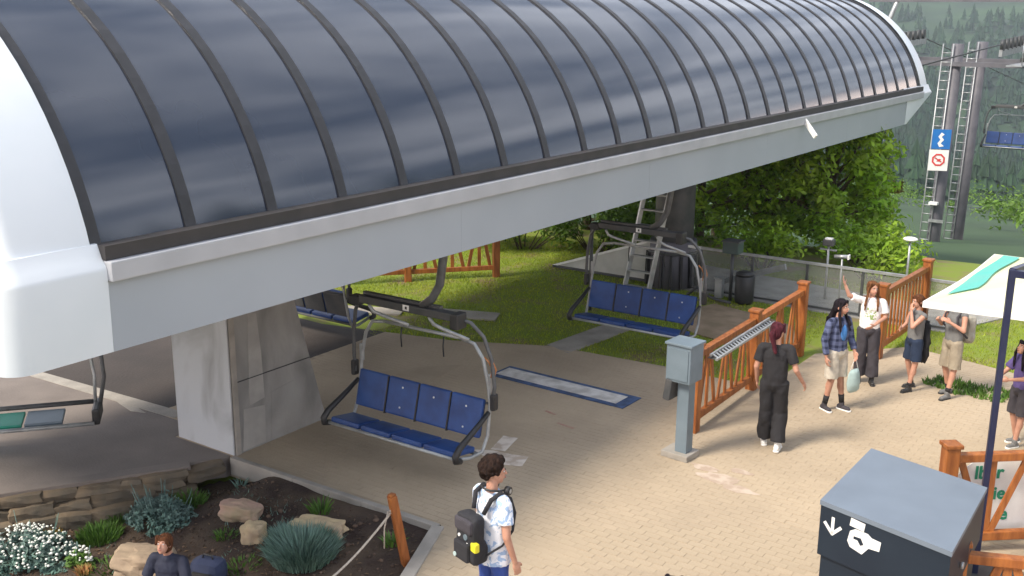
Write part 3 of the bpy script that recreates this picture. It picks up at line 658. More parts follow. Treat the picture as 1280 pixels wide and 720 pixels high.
# corners of the lid at z=1.5 from the photo
cor = [(-2.70, 8.77), (-1.50, 8.45), (-1.53, 9.92), (-2.68, 10.22)]
ctr = V(sum(c[0] for c in cor)/4, sum(c[1] for c in cor)/4, 0); lb.location = ctr
inset = lambda k: [(ctr.x+(x-ctr.x)*k-ctr.x, ctr.y+(y-ctr.y)*k-ctr.y) for x, y in cor]
MB().prism(inset(1), 1.455, 1.5).build('lid', 'bin_top', lb)
MB().prism(inset(.985), .97, 1.454).build('hood', 'bin', lb)
MB().prism(inset(.94), .05, .969).build('body', 'bin', lb)
MB().prism(inset(.88), 0, .049).build('plinth', 'black', lb)
p0, p1 = V(*inset(.985)[0], 0), V(*inset(.985)[1], 0); ax = (p1-p0).normalized()
def sym(poly, name, off=.004):
    b = MB(); b.plate(poly, p0+V(0, 0, 0)-ax.cross(V(0, 0, 1))*-off, ax, (0, 0, 1), .003); return b.build(name, 'white', lb)
nrm2 = ax.cross(V(0, 0, 1))
def sym(polys, name, m='white', o=.001):
    b = MB()
    for poly in polys: b.plate(poly, p0+nrm2*(o), ax, (0, 0, 1), .003)
    return b.build(name, m, lb)
ux, uz = .135, 1.22
def strokes(segs, w_):
    r = []
    for (xa, za), (xb, zb) in segs:
        d = Vector((xb-xa, zb-za)).normalized(); n_ = Vector((-d.y, d.x))*w_/2
        r.append([(xa-n_.x, za-n_.y), (xb-n_.x, zb-n_.y), (xb+n_.x, zb+n_.y), (xa+n_.x, za+n_.y)])
    return r
sym(strokes([((ux, uz+.16), (ux, uz))], .03)+strokes([((ux-.085, uz+.09), (ux+.006, uz-.006)), ((ux+.085, uz+.09), (ux-.006, uz-.006))], .03), 'arrow_symbol')
hx, hz = .30, 1.23
sym([[(hx, hz+.14), (hx+.14, hz+.13), (hx+.15, hz+.205), (hx+.01, hz+.215)]], 'paper_symbol')
sym([[(hx-.01, hz-.01), (hx+.02, hz-.06), (hx+.14, hz-.085), (hx+.20, hz-.005), (hx+.30, hz+.005), (hx+.31, hz+.095), (hx+.22, hz+.10), (hx+.18, hz+.125), (hx+.06, hz+.125), (hx+.01, hz+.09)]], 'hand_symbol')
sym([[(hx+.05, hz+.055), (hx+.12, hz+.06), (hx+.15, hz+.01), (hx+.12, hz-.01), (hx+.09, hz+.03), (hx+.05, hz+.03)]], 'hand_gap', 'bin', .0045)
MB().cyl((inset(.985)[1][0]-.0, inset(.985)[1][1]+.5, 1.15), (inset(.985)[1][0]+.02, inset(.985)[1][1]+.5, 1.15), .03).build('lock', 'galv', lb)
# parasol
pr_ = thing('parasol', 'large square white parasol with turquoise edge band on a navy side pole', 'parasol', (-1.72, 11.0, 0))
ZC = 2.6
cxp, cyp = -1.16, 13.65; hw = 1.56
def PX(x, y, z): return V(x+1.72, y-11.0, z)
cc = [(-2.76, 12.1), (.40, 12.22), (.44, 15.24), (-2.62, 15.2)]; apex = (-1.15, 13.65, ZC+.34)
b_ = MB(); N_ = 10
vs = [PX(*apex)]; 
for k in range(4):
    xa, ya = cc[k]; xb, yb = cc[(k+1) % 4]
    for i in range(N_):
        t = i/N_; sag = 1-.035*math.sin(PI*t)
        x, y = xa+(xb-xa)*t, ya+(yb-ya)*t; x, y = apex[0]+(x-apex[0])*sag, apex[1]+(y-apex[1])*sag
        vs.append(PX(x, y, ZC))
n = len(vs)-1
mid = [PX((x_.x-1.72)*.5+apex[0]*.5, (x_.y+11)*.5+apex[1]*.5, ZC+.155) for x_ in vs[1:]]
vs += mid
fs = [(0, 1+n+i, 1+n+(i+1) % n) for i in range(n)]+[(1+n+i, 1+i, 1+(i+1) % n, 1+n+(i+1) % n) for i in range(n)]
b_.add(vs, fs); cano = b_.build('canopy', 'cloth_white', pr_)
so_ = cano.modifiers.new('s', 'SOLIDIFY'); so_.thickness = .004
b_ = MB(); ring = vs[1:1+n]; ctrp = PX(apex[0], apex[1], 0)
low = [v+V(0, 0, -.07)+(v-ctrp).normalized()*0 for v in ring]
b_.add(ring+low, [(i, (i+1) % n, n+(i+1) % n, n+i) for i in range(n)]); vb = b_.build('valance', 'white', pr_); m_ = vb.modifiers.new('s', 'SOLIDIFY'); m_.thickness = .012
# turquoise band on the left face, parallel to its eave
def onface(t, k):      # left face between corners 3 and 0 ; k = 0 eave .. 1 apex
    a, b = V(*cc[0], ZC), V(*cc[3], ZC); p = a.lerp(b, t); p = p.lerp(V(*apex), k); return PX(p.x, p.y, p.z+.012+.004*k)
b_ = MB(); T_ = [i/12 for i in range(13)]
lo_ = [onface(.05+.92*t, .10+.008*math.sin(9*t)) for t in T_]; hi_ = [onface(.08+.87*t, .25+.02*math.sin(7*t+1)) for t in T_]
b_.add(lo_+hi_, [(i, i+1, 13+i+1, 13+i) for i in range(12)]); b_.build('turquoise_band', 'turq', pr_)
ptop = 3.33
MB().box((0, 0, ptop/2), (.062, .062, ptop), rotz(.4), .01).build('pole', 'navy_pole', pr_)
MB().bar((0, .0, ptop-.03), (.58, 2.65, ptop-.05), .06, .08).build('arm', 'navy_pole', pr_)
MB().bar((.0, 0, ptop-.04), (.45, .1, ptop-.06), .06, .07).build('arm_bracket', 'navy_pole', pr_)
MB().cyl((.57, 2.65, ZC+.3), (.57, 2.65, ptop), .03).build('hanger', 'navy_pole', pr_)
MB().box((0, 0, .04), (.8, .8, .08), bev=.02).build('base_plate', 'dark', pr_)
for (x, y) in cc: MB().bar(PX(apex[0], apex[1], ZC+.31), PX(x, y, ZC-.03), .02, .025).build('rib', 'galv', pr_)
# banner behind the fence
bn = thing('banner', 'white banner with green lettering behind the right fence boards', 'banner', (-1.66, 12.0, 0), math.atan2(1.2, 1.4))
poly = [(-.62, .12), (1.4, .12), (1.4, 1.02), (1.0, 1.06)]+[(-.62+.6+.6*math.cos(a), .75+.33*math.sin(a)) for a in (1.57, 1.9, 2.3, 2.7, 3.1)]
b_ = MB(); b_.plate(poly, (0, .0, 0), (1, 0, 0), (0, 0, 1), .012); b_.build('sheet', 'white', bn)
def text(s_, x, z, size, m, par, name, y=-.004):
    c = bpy.data.curves.new(name, 'FONT'); c.body = s_; c.size = size; c.extrude = .002; c.resolution_u = 3; c.offset = .006
    o = bpy.data.objects.new(name, c); COL.objects.link(o); dg = bpy.context.evaluated_depsgraph_get(); dg.update()
    me = bpy.data.meshes.new_from_object(o.evaluated_get(dg)); bpy.data.objects.remove(o); me.materials.clear()
    t = link(name, me, m, par); t.location = (x, y, z); t.rotation_euler = (PI/2, 0, 0); return t
text('lber', -.40, .80, .21, 'green_text', bn, 'lettering', -.016); text('ie', -.16, .55, .21, 'green_text', bn, 'lettering', -.016); text('e', -.06, .30, .21, 'green_text', bn, 'lettering', -.016)
b_ = MB(); b_.plate([(.46, .7), (.66, .7), (.66, .98), (.46, .98)], (0, -.016, 0), (1, 0, 0), (0, 0, 1), .003); b_.build('teal_block', 'teal', bn)
MB().box((-.66, .02, 1.0), (.18, .03, .12), bev=.012).build('upper_tag', 'white', bn)
# ================================================================== NET FENCE, LAMPS, SMALL BIN
nf = thing('net_fence', 'grey safety net on dark rails across the far side of the lawn', 'net fence', (-8, 20.3, 0))
xs_ = [-10.4, -9.2, -8.05, -6.9, -5.8, -4.85, -3.9]
for a, b in zip(xs_, xs_[1:]):
    MB().bar((a+8, 0, .93), (b+8, 0, .93), .05, .05).build('top_rail', 'galv' if a > -9.3 else 'white', nf)
    MB().bar((a+8, 0, .05), (b+8, 0, .05), .04, .04).build('bottom_rail', 'dark', nf)
    MB().add([(a+8.02, .0, .07), (b+7.98, 0, .07), (b+7.98, 0, .91), (a+8.02, 0, .91)], [(0, 1, 2, 3)]).build('net_panel', 'net', nf)
    MB().bar((b+8, 0, 0), (b+8, 0, .95), .045, .045).build('post', 'dark', nf)
MB().bar((-4.9, 0, .03), (-2.4, 0, .93), .05, .05).build('sloping_rail', 'white', nf); MB().bar((-4.9, 0, .03), (-2.4, 0, .03), .05, .05).build('bottom_rail', 'dark', nf)
MB().add([(-4.8, 0, .06), (-2.4, 0, .06), (-2.4, 0, .9)], [(0, 1, 2)]).build('net_panel', mat('pale_net', (.6, .6, .58), .9, (.5, .5, .48), 3, alpha=.85), nf)
MB().bar((-1.2, .8, .0), (.6, .15, .75), .04, .12).build('stay_strip', 'galv', nf)
lp = thing('lamp_post', 'black post with dark green box lantern beside the black bin', 'lamp post', (-8.35, 19.95, 0))
MB().cyl((0, 0, 0), (0, 0, 1.0), .035, n=10).build('pole', 'dark', lp); MB().box((0, 0, 1.12), (.34, .3, .24), bev=.02).build('lantern', mat('lantern_green', (.05, .08, .075), .4, (.04, .06, .06), 4), lp)
MB().box((0, 0, 1.25), (.38, .34, .03), bev=.01).build('cap', 'dark', lp)
bb = thing('waste_bin', 'small black barrel bin on the dirt by the net fence', 'bin', (-8.05, 19.95, 0))
MB().tube([(0, 0, 0), (0, 0, .05), (0, 0, .55), (0, 0, .58)], [.17, .19, .2, .17], 16).build('barrel', 'black', bb); MB().tube([(0, 0, .58), (0, 0, .62), (0, 0, .66)], [.19, .19, .08], 16).build('lid', 'black', bb)
ut = thing('utility_box', 'small pale grey box on the ground left of the lamp post', 'utility box', (-8.62, 20.0, 0)); MB().box((0, 0, .2), (.16, .14, .4), bev=.02).build('casing', 'galv', ut)
MB().box((0, 0, .42), (.19, .17, .03), bev=.01).build('cap', 'galv', ut)
hs = MB().tube([(-9.2, 19.7, .04), (-9.0, 19.75, .22), (-8.85, 19.7, .06), (-8.7, 19.6, .12), (-8.5, 19.7, .03), (-8.2, 19.6, .05)], .03, 7).build('hose', 'dark', label='dark hose looping over the dirt near the lamp post', cat='hose')
l2 = thing('floodlight', 'slim grey post with small white topped floodlight by the trees', 'floodlight', (-6.8, 21.2, 0))
MB().cyl((0, 0, 0), (0, 0, 1.15), .025, n=8).build('pole', 'galv', l2); MB().box((0, 0, 1.05), (.34, .04, .03)).build('arm', 'galv', l2); MB().box((0, 0, 1.2), (.22, .18, .13), bev=.02).build('lamp_head', 'dark', l2); MB().box((0, -.01, 1.28), (.14, .12, .035), bev=.01).build('top_plate', 'white', l2)
l3 = thing('disc_lamp', 'white oval disc lamp beside the top fence post', 'lamp', (-5.55, 22.6, -.05))
MB().cyl((0, 0, 0), (0, 0, 1.2), .025, n=8).build('pole', 'galv', l3); MB().ball((0, 0, 1.24), (.15, .15, .045), 20, 8).build('disc', 'white', l3)
l4 = thing('camera_pod', 'small pale camera housing on a pole behind the girl in white', 'camera', (-6.35, 20.7, 0))
MB().cyl((0, 0, 0), (0, 0, 1.0), .02, n=8).build('pole', 'galv', l4); MB().tube([(-.16, 0, 1.04), (.13, .02, 1.06)], [.035, .042], 12).build('housing', 'galv', l4); MB().box((.13, 0, 1.06), (.03, .1, .1), bev=.01).build('lens_hood', 'white', l4)
sp = thing('steel_post', 'thin dark post standing in the lawn left of the second chair', 'post', (-10.3, 17.6, 0)); MB().cyl((0, 0, 0), (0, 0, 1.7), .035, n=8).build('pole', 'dark', sp); MB().box((0, 0, 1.7), (.1, .1, .04)).build('cap', 'dark', sp)
far_l = thing('floodlight', 'twin white floodlights on a mast far down the meadow', 'floodlight', (-7.4, 70, far_z(-7.4, 70)))
MB().cyl((0, 0, 0), (0, 0, 6.2), .06, n=8).build('pole', 'galv', far_l)
for sx in (-.55, .55): MB().box((sx, -.1, 6.2+sx*.3), (.4, .3, .34), bev=.06).build('lamp_head', 'white', far_l)
MB().bar((-.6, 0, 6.1), (.6, 0, 6.3), .06, .06).build('arm', 'galv', far_l)
# ================================================================== TREES
def leaves(mb, c, rad, n, size, seed, gaps=.0):
    r = random.Random(seed)
    for i in range(n):
        for _ in range(20):
            d = V(r.gauss(0, 1), r.gauss(0, 1), r.gauss(0, 1)).normalized(); k = r.random()**.45
            if noise.noise(d*2.2+V(seed, 0, 0)) > -.30+.0*k: break
        p = V(c[0]+d.x*rad[0]*k, c[1]+d.y*rad[1]*k, c[2]+d.z*rad[2]*k)
        nn = (d*.6+V(r.gauss(0, .5), r.gauss(0, .5), r.gauss(0, .5)+.5)).normalized()
        a = nn.cross(V(r.random()-.5, r.random()-.5, r.random()-.5)).normalized(); b = nn.cross(a); s_ = size*r.uniform(.55, 1.3)
        bend = nn*s_*-.18
        mb.v += [tuple(p-a*s_), tuple(p-b*s_*.42+bend*.3), tuple(p+a*s_+bend), tuple(p+b*s_*.42+bend*.3)]
        o = len(mb.v)-4; mb.f.append((o, o+1, o+2, o+3)); mb.sm.append(False)
def tree(kind, label, x, y, zb, h, r, m, seed, n=34, per=150, size=.13, cb=.25, group=None, loc_conifer=False):
    t = thing(kind, label, 'tree', (x, y, zb), 0, group); R_ = random.Random(seed)
    tr = MB(); tr.tube([(0, 0, -.6), (0, 0, h*.1), (R_.gauss(0, .08), R_.gauss(0, .08), h*.45), (R_.gauss(0, .15), R_.gauss(0, .15), h*.9)], [h*.035, h*.027, h*.018, h*.005], 9)
    cl = MB()
    for i in range(n):
        if loc_conifer:
            f_ = (i+.5)/n; zz = h*(cb+(1-cb)*f_); rr = r*(1-f_)**.8*(.6+.5*R_.random()); a = i*2.4
            c = V(math.cos(a)*rr*.6, math.sin(a)*rr*.6, zz); rad = (r*.42*(1-f_*.75), r*.42*(1-f_*.75), h*.05+.12)
        else:
            zz = cb+(1-cb)*((i+.5)/n); prof = math.sin(PI*min(1, (zz-cb)/(1-cb)*.82+.16))**.6
            a = i*2.4+R_.gauss(0, .3); rr = r*prof*(.45+.55*R_.random())
            c = V(math.cos(a)*rr, math.sin(a)*rr, h*zz*.94); q_ = r*.33*(.7+.6*R_.random()); rad = (q_, q_, q_*.62)
        leaves(cl, c, rad, per, size, seed*97+i)
        if i % 2 == 0: tr.tube([(0, 0, max(.1, c.z*.6)), tuple(c*.55+V(0, 0, c.z*.3)), tuple(c)], [h*.012, h*.008, h*.003], 6)
    tr.build('trunk', 'bark', t); cl.build('crown', m, t); return t
def gz(x, y): return lawn_z(x, y) if y < 26 else far_z(x, y)
GT = 'trees beyond the net fence'
spec = [
 ('broadleaf_tree', 'full mid green broadleaf tree at the right of the group by the valley', -8.9, 27.6, 3.95, 1.9, 'leaf', 60),
 ('broadleaf_tree', 'bright green broadleaf tree directly right of the round column', -12.1, 26.5, 4.6, 2.0, 'leaf', 40),
 ('larch_tree', 'russet brown tree between the two green ones', -11.0, 28.6, 5.8, 1.5, 'leaf_brown', 34),
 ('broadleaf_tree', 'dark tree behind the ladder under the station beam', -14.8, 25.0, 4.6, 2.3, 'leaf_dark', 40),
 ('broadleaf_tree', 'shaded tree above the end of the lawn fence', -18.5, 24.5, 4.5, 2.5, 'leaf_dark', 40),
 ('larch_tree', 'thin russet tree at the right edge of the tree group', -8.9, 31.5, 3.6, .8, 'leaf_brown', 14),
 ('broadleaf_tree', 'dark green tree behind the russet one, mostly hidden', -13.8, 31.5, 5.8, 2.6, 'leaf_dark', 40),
 ('broadleaf_tree', 'mid green tree closing the view far left under the beam', -23.0, 25.0, 5.0, 2.8, 'leaf', 36)]
for i, (k_, lb_, x, y, h, r, m, n_) in enumerate(spec): tree(k_, lb_, x, y, gz(x, y)-.1, h, r, m, i+3, n_, 170, .11, .12, GT)
def bush(label, x, y, w_, h, m, seed, per=130, n=12, size=.08, zb=None, group=None):
    t = thing('bush', label, 'bush', (x, y, gz(x, y) if zb is None else zb), 0, group); R_ = random.Random(seed); cl = MB(); tr = MB()
    for i in range(n):
        a = R_.uniform(0, 6.28); rr = w_*R_.random()**.5*.75; c = V(math.cos(a)*rr, math.sin(a)*rr*.7, h*(.3+.45*R_.random())); q_ = w_*.36
        leaves(cl, c, (q_, q_, h*.33), per, size, seed*31+i); tr.tube([(c.x*.2, c.y*.2, -.05), tuple(c)], [.02, .006], 5)
    tr.build('stems', 'bark', t); cl.build('foliage', m, t); return t
GB = 'bushes along the edge of the lawn'
for i, (lb_, x, y, w_, h, m) in enumerate([
 ('bright bush behind the net fence below the right tree', -6.6, 23.6, 1.5, 1.1, 'leaf'), ('bright bush behind the net fence left of the disc lamp', -7.4, 25.2, 1.5, 1.2, 'leaf'),
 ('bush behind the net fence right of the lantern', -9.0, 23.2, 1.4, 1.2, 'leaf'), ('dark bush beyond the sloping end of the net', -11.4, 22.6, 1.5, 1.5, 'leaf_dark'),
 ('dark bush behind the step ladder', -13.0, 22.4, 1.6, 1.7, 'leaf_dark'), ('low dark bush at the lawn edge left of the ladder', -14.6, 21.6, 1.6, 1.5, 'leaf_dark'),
 ('leafy bush just right of the lawn fence post', -15.9, 21.0, 1.4, 1.3, 'leaf'), ('bush behind the lawn fence under the beam', -18.2, 20.2, 1.8, 1.5, 'leaf'),
 ('bush at the far left end of the lawn', -20.5, 18.5, 1.8, 1.6, 'leaf_dark')]): bush(lb_, x, y, w_, h, m, i+50, group=GB)
# far conifer forest on the opposite slope
R_ = random.Random(5); mb = MB()
def conifer(mb, x, y, z, h, r):
    n = 6; lay = 4
    for k in range(lay):
        zb, zt = z+h*(.08+.22*k), z+h*(.08+.22*k+.36); rr = r*(1-k/(lay+.3)); o = len(mb.v); ph = R_.random()*6
        for i in range(n*2):
            a = ph+PI*i/n; q_ = rr*(1 if i % 2 else .62)*R_.uniform(.85, 1.15); mb.v.append((x+q_*math.cos(a), y+q_*math.sin(a), zb+h*.03*R_.random()))
        mb.v.append((x, y, min(zt, z+h)))
        for i in range(n*2): mb.f.append((o+i, o+(i+1) % (2*n), o+2*n)); mb.sm.append(False)
cnt = 0
while cnt < 9000:
    y = R_.uniform(250, 1150); x = R_.uniform(-.9*y, .75*y)
    d = noise.noise(V(x*.006, y*.006, 8))+.4*noise.noise(V(x*.02, y*.02, 3))
    dense = 1 if 395 < y < 760 else (.35 if y >= 760 else .25)
    if d < (.0 if dense < .3 else -.6 if dense == 1 else -.05): continue
    if R_.random() > dense+.1: continue
    h = R_.uniform(8, 17); conifer(mb, x, y, far_z(x, y)-.5, h, h*.27); cnt += 1
mb.build('far_forest', 'leaf_far', kind='stuff', label='dark conifer forest covering the opposite valley slope')
R_ = random.Random(11); mb = MB()
for i in range(520):
    y = R_.uniform(62, 240); x = R_.uniform(-.7*y, .5*y)-5
    if noise.noise(V(x*.03, y*.03, 4)) < .05 and R_.random() > .12: continue
    if abs(x+11) < 5 and y < 60: continue
    h = R_.uniform(1.5, 4.5); leaves(mb, (x, y, far_z(x, y)+h*.45), (h*.5, h*.5, h*.5), 170, .2, i)
mb.build('hillside_scrub', 'leaf_dark', kind='stuff', label='scattered scrub on the meadow falling away to the valley')
# ================================================================== GARDEN PLANTS AND STONES
GS = 'loose boulders in the planting bed'
def bould(label, x, y, d, m, seed, ang=0, lift=.3):
    o = stone_obj(V(x, y, soil_z(x, y)+d[2]*lift), d, ang, None, m, seed, 'boulder', .42, 6); tag(o, label, 'boulder', GS)
    bv = o.modifiers.new('b', 'BEVEL'); bv.width = .012; bv.segments = 2; bv.limit_method = 'ANGLE'; bv.angle_limit = .35; return o

R_ = random.Random(21); mb = MB()
for i in range(70):
    h = R_.uniform(6, 12); conifer(mb, R_.uniform(33, 48), 22+i*.75, -1, h+R_.uniform(8, 14), h*.3)
mb.build('tree_row', 'leaf_far', kind='stuff', label='dark conifer row across the plaza, mirrored low in the station panels')
bould('pink tinted long boulder on the bare soil, nearest the pillar', -9.27, 7.72, (.50, .26, .22), 'boulder_pink', 1, .25)
bould('squarish yellow boulder in front of the pink one', -8.67, 7.40, (.27, .22, .27), 'boulder_yellow', 6, .3)
bould('flat yellow boulder behind the blue green grass clump', -8.10, 7.85, (.62, .3, .2), 'boulder_yellow', 11, .3)
bould('rounded tan boulder at the foot of the stone wall', -11.3, 7.02, (.34, .26, .24), 'boulder_tan', 15, .4)
bould('small pale rock on the soil left of the rounded tan boulder', -11.35, 6.72, (.16, .1, .1), 'boulder_tan', 21, 1)
bould('broad tan rock at the bottom edge beside the seated child', -9.35, 6.42, (.62, .42, .34), 'boulder_tan', 25, .5)
bould('rust coloured stone half buried at the wall near the silvery shrub', -10.95, 7.75, (.26, .18, .2), 'boulder_pink', 33, .9)
def clump(name, label, x, y, r, h, n, m, w_=.009, lean=.5, z=None, ry=None, group=None):
    mb = MB(); z0 = soil_z(x, y)-.01 if z is None else z; ry = ry or r
    for i in range(n):
        a = random.uniform(0, 6.28); q_ = random.random()**.5; px, py = q_*r*math.cos(a), q_*ry*math.sin(a)
        hh = h*random.uniform(.6, 1.15)*(1-.35*q_*q_); ln = lean*hh*(q_*.9+.2); dx_, dy_ = math.cos(a)*ln+random.gauss(0, .12)*hh, math.sin(a)*ln+random.gauss(0, .12)*hh
        b = random.uniform(0, 3.14); c, s_ = math.cos(b)*w_, math.sin(b)*w_; o = len(mb.v)
        mb.v += [(px-c, py-s_, 0), (px+c, py+s_, 0), (px+dx_*.45+c*.9, py+dy_*.45+s_*.9, hh*.6), (px+dx_*.45-c*.9, py+dy_*.45-s_*.9, hh*.6), (px+dx_, py+dy_, hh*.95)]
        mb.f += [(o, o+1, o+2, o+3), (o+3, o+2, o+4)]; mb.sm += [False]*2
    o = mb.build(name, m); o.location = (x, y, z0); return tag(o, label, 'plant', group)
def silver(label, x, y, r, ry, h, n, m, seed, stems=14, flowers=0):
    t = thing('garden_shrub', label, 'plant', (x, y, soil_z(x, y)-.02)); R_ = random.Random(seed); cl = MB(); fl = MB(); sm_ = MB()
    for i in range(n):
        a = R_.uniform(0, 6.28); q_ = R_.random()**.5*(1+.45*noise.noise(V(math.cos(a)*1.6, math.sin(a)*1.6, seed))); px, py = q_*r*math.cos(a), q_*ry*math.sin(a); hh = h*(1-.6*min(1, q_**2))*R_.uniform(.6, 1.15)*(1+.6*noise.noise(V(px*7, py*7, seed)))
        leaves(cl, (px, py, hh*.7), (.07, .07, hh*.36), 26, .032, seed*7+i)
    for i in range(stems):
        a = R_.uniform(0, 6.28); q_ = R_.random()**.5; px, py = q_*r*math.cos(a), q_*ry*math.sin(a)
        sm_.tube([(px*.5, py*.5, 0), (px, py, h), (px*1.1, py*1.1, h*1.35)], [.006, .005, .004], 5)
    for i in range(flowers):
        a = R_.uniform(0, 6.28); q_ = R_.random()**.5; px, py = q_*r*math.cos(a), q_*ry*math.sin(a); hh = h*(1-.5*q_**2)*R_.uniform(.98, 1.35)
        s_ = R_.uniform(.011, .021); fl.ball((px, py, hh), (s_, s_, s_*.7), 6, 4)
    cl.build('foliage', m, t); sm_.build('stems', 'silver_leaf', t)
    if flowers: fl.build('blossoms', 'petal', t, kind='stuff')
    return t
silver('silvery blue shrub below the platform wall near the pillar', -10.35, 7.42, .52, .30, .30, 150, 'silver_leaf', 3, 22)
silver('white flowering silver shrub filling the bottom left corner', -10.95, 6.05, .62, .42, .32, 190, 'silver_leaf', 5, 8, 230)
silver('small yellowish budding plant at the right of the white flowers', -10.25, 6.22, .16, .12, .2, 30, 'tuft', 9, 4, 40)
clump('grass_tuft', 'bright green grass tuft between tan boulder and white flowers', -10.68, 6.75, .24, .20, 900, 'tuft', .007)
clump('grass_tuft', 'green tuft at the left side of the silvery shrub', -10.95, 7.2, .16, .16, 500, 'tuft', .007)
clump('grass_tuft', 'yellow green tuft behind the silvery shrub', -10.42, 7.85, .22, .2, 500, 'tuft', .008)
clump('blue_fescue', 'large blue green grass clump at the bottom edge by the rope', -7.85, 7.36, .34, .32, 2400, 'bluegrass', .006, .6)
clump('blue_fescue', 'second lobe of blue green grass nearer the flat yellow boulder', -8.2, 7.55, .22, .24, 1200, 'bluegrass', .006, .6)
clump('seedling', 'sparse sprig of leaves on the dark soil near the kerb', -8.42, 8.2, .1, .22, 46, 'tuft', .012, .7)
clump('seedling', 'little strappy seedling beside the orange stake', -7.2, 8.08, .08, .18, 40, 'tuft', .014, .9)
clump('seedling', 'low green sprout below the pink boulder', -9.1, 7.35, .13, .09, 80, 'tuft', .008, .8)
clump('seedling', 'low sprouts at the right of the seated child', -8.3, 6.9, .2, .08, 120, 'tuft', .008, .9)
clump('seedling', 'tiny weed by the corner of the pillar and kerb', -10.1, 8.45, .08, .16, 30, 'bluegrass', .008, .8)
clump('marigold', 'small orange yellow flowers below the tan wall stones', -11.3, 6.52, .1, .1, 90, mat('marigold', (.5, .3, .03), .7, (.12, .16, .03), 20), .010, .5)
clump('marigold', 'orange flowers at the bottom edge right of the white shrub', -9.98, 6.08, .07, .14, 70, mat('orange_bloom', (.5, .2, .08), .7, (.2, .2, .05), 20), .012, .4)
clump('seedling', 'thin creeping green between soil and bottom edge near the child', -9.75, 6.35, .3, .07, 200, 'tuft', .007, .9)
# scrubby low growth, litter and mulch that tie the bed together
mbw = MB()
for i in range(1500):
    x, y = random.uniform(-12.6, -8.6), random.uniform(5.4, 8.3)
    if not inpoly(x, y, GARDEN) or noise.noise(V(x*1.6, y*1.6, 9)) < .05: continue
    z = soil_z(x, y); hh = random.uniform(.02, .07); a = random.uniform(0, 6.28); w0 = .006; c, s_ = math.cos(a)*w0, math.sin(a)*w0; lx, ly = random.gauss(0, .03), random.gauss(0, .03)
    o = len(mbw.v); mbw.v += [(x-c, y-s_, z-.005), (x+c, y+s_, z-.005), (x+lx, y+ly, z+hh)]; mbw.f.append((o, o+1, o+2)); mbw.sm.append(False)
mbw.build('weeds', 'bluegrass', kind='stuff', label='thin scattered weeds over the planting bed')
mbw = MB()
for i in range(2200):
    x, y = random.uniform(-12.6, -6.6), random.uniform(5.2, 8.4)
    if not inpoly(x, y, GARDEN): continue
    z = soil_z(x, y)+.006; a = random.uniform(0, 6.28); l_ = random.uniform(.012, .04); w0 = l_*.35; c, s_ = math.cos(a), math.sin(a); o = len(mbw.v)
    mbw.v += [(x-c*l_, y-s_*l_, z), (x+s_*w0, y-c*w0, z+.008), (x+c*l_, y+s_*l_, z+.004), (x-s_*w0, y+c*w0, z+.01)]; mbw.f.append((o, o+1, o+2, o+3)); mbw.sm.append(False)
mbw.build('leaf_litter', mat('litter', (.14, .09, .05), .9, (.05, .03, .02), 4, island=.6), kind='stuff', label='dry leaf litter and bark chips strewn over the bed')
# stake and rope
stk = thing('wooden_stake', 'orange wooden stake leaning at the kerb of the planting bed', 'stake', (-6.8, 7.9, -.12))
MB().bar((0, 0, -.1), (-.04, -.2, .92), .085, .085, up=(.4, 1, 0), bev=.008).build('shaft', 'wood', stk)
MB().box((-.04, -.2, .93), (.07, .07, .03), bev=.012).build('top_chamfer', 'wood', stk)
rp = MB(); a_, b__ = V(-6.86, 7.74, .62), V(-6.95, 6.1, .18); pts = []
for i in range(15):
    t = i/14; p = a_.lerp(b__, t); p.z -= .16*math.sin(PI*t); pts.append(p)
rp.tube(pts, .012, 7)
rp.tube([a_+V(-.06, .05, .02), a_+V(.0, -.05, .0), a_+V(.07, .02, -.01), a_+V(.0, .07, .01), a_+V(-.06, .04, 0)], .013, 7)
rp.tube([a_+V(-.02, -.06, 0), a_+V(-.06, -.08, -.2), a_+V(-.05, -.1, -.42)], .008, 6)
rp.build('rope', 'rope', label='slack pale rope running from the orange stake out of the bottom edge', cat='rope')
bg_ = thing('backpack', 'navy blue bag lying on the soil at the bottom edge', 'bag', (-8.36, 6.5, soil_z(-8.36, 6.5)), .3)
MB().box((0, 0, .14), (.36, .26, .28), bev=.1).build('body', mat('navy_bag', (.02, .03, .07), .8, (.03, .04, .09), 8), bg_); MB().box((0, -.14, .1), (.24, .06, .16), bev=.03).build('pocket', 'black', bg_)
MB().tube([(-.06, 0, .27), (-.05, 0, .32), (.05, 0, .32), (.06, 0, .27)], .01, 6).build('handle', 'black', bg_)
# ================================================================== PEOPLE
skin = mat('skin', (.50, .27, .19), .55, (.44, .22, .15), 9, 4, .05, 60)
M['skin'] = skin
def cloth(name, c, c2=None, sc=8, **k): 
    M[name] = mat(name, c, .85, c2 or tuple(v*.8 for v in c), sc, 5, .35, 14, **k); return name
cloth('tee_black', (.018, .017, .02)); cloth('trouser_black', (.016, .015, .018)); cloth('cream', (.55, .50, .42)); cloth('jeans_blue', (.03, .07, .30)); cloth('charcoal', (.05, .045, .055))
cloth('tank_grey', (.17, .17, .17)); cloth('navy', (.014, .028, .065)); cloth('beige', (.33, .28, .21)); cloth('khaki', (.22, .21, .17)); cloth('purple_tee', (.10, .07, .22)); cloth('blue_tee', (.06, .22, .55))
cloth('bag_canvas', (.36, .34, .29)); cloth('black_canvas', (.02, .02, .025)); cloth('navy_tee', (.018, .022, .045)); cloth('bag_mint', (.42, .55, .54))
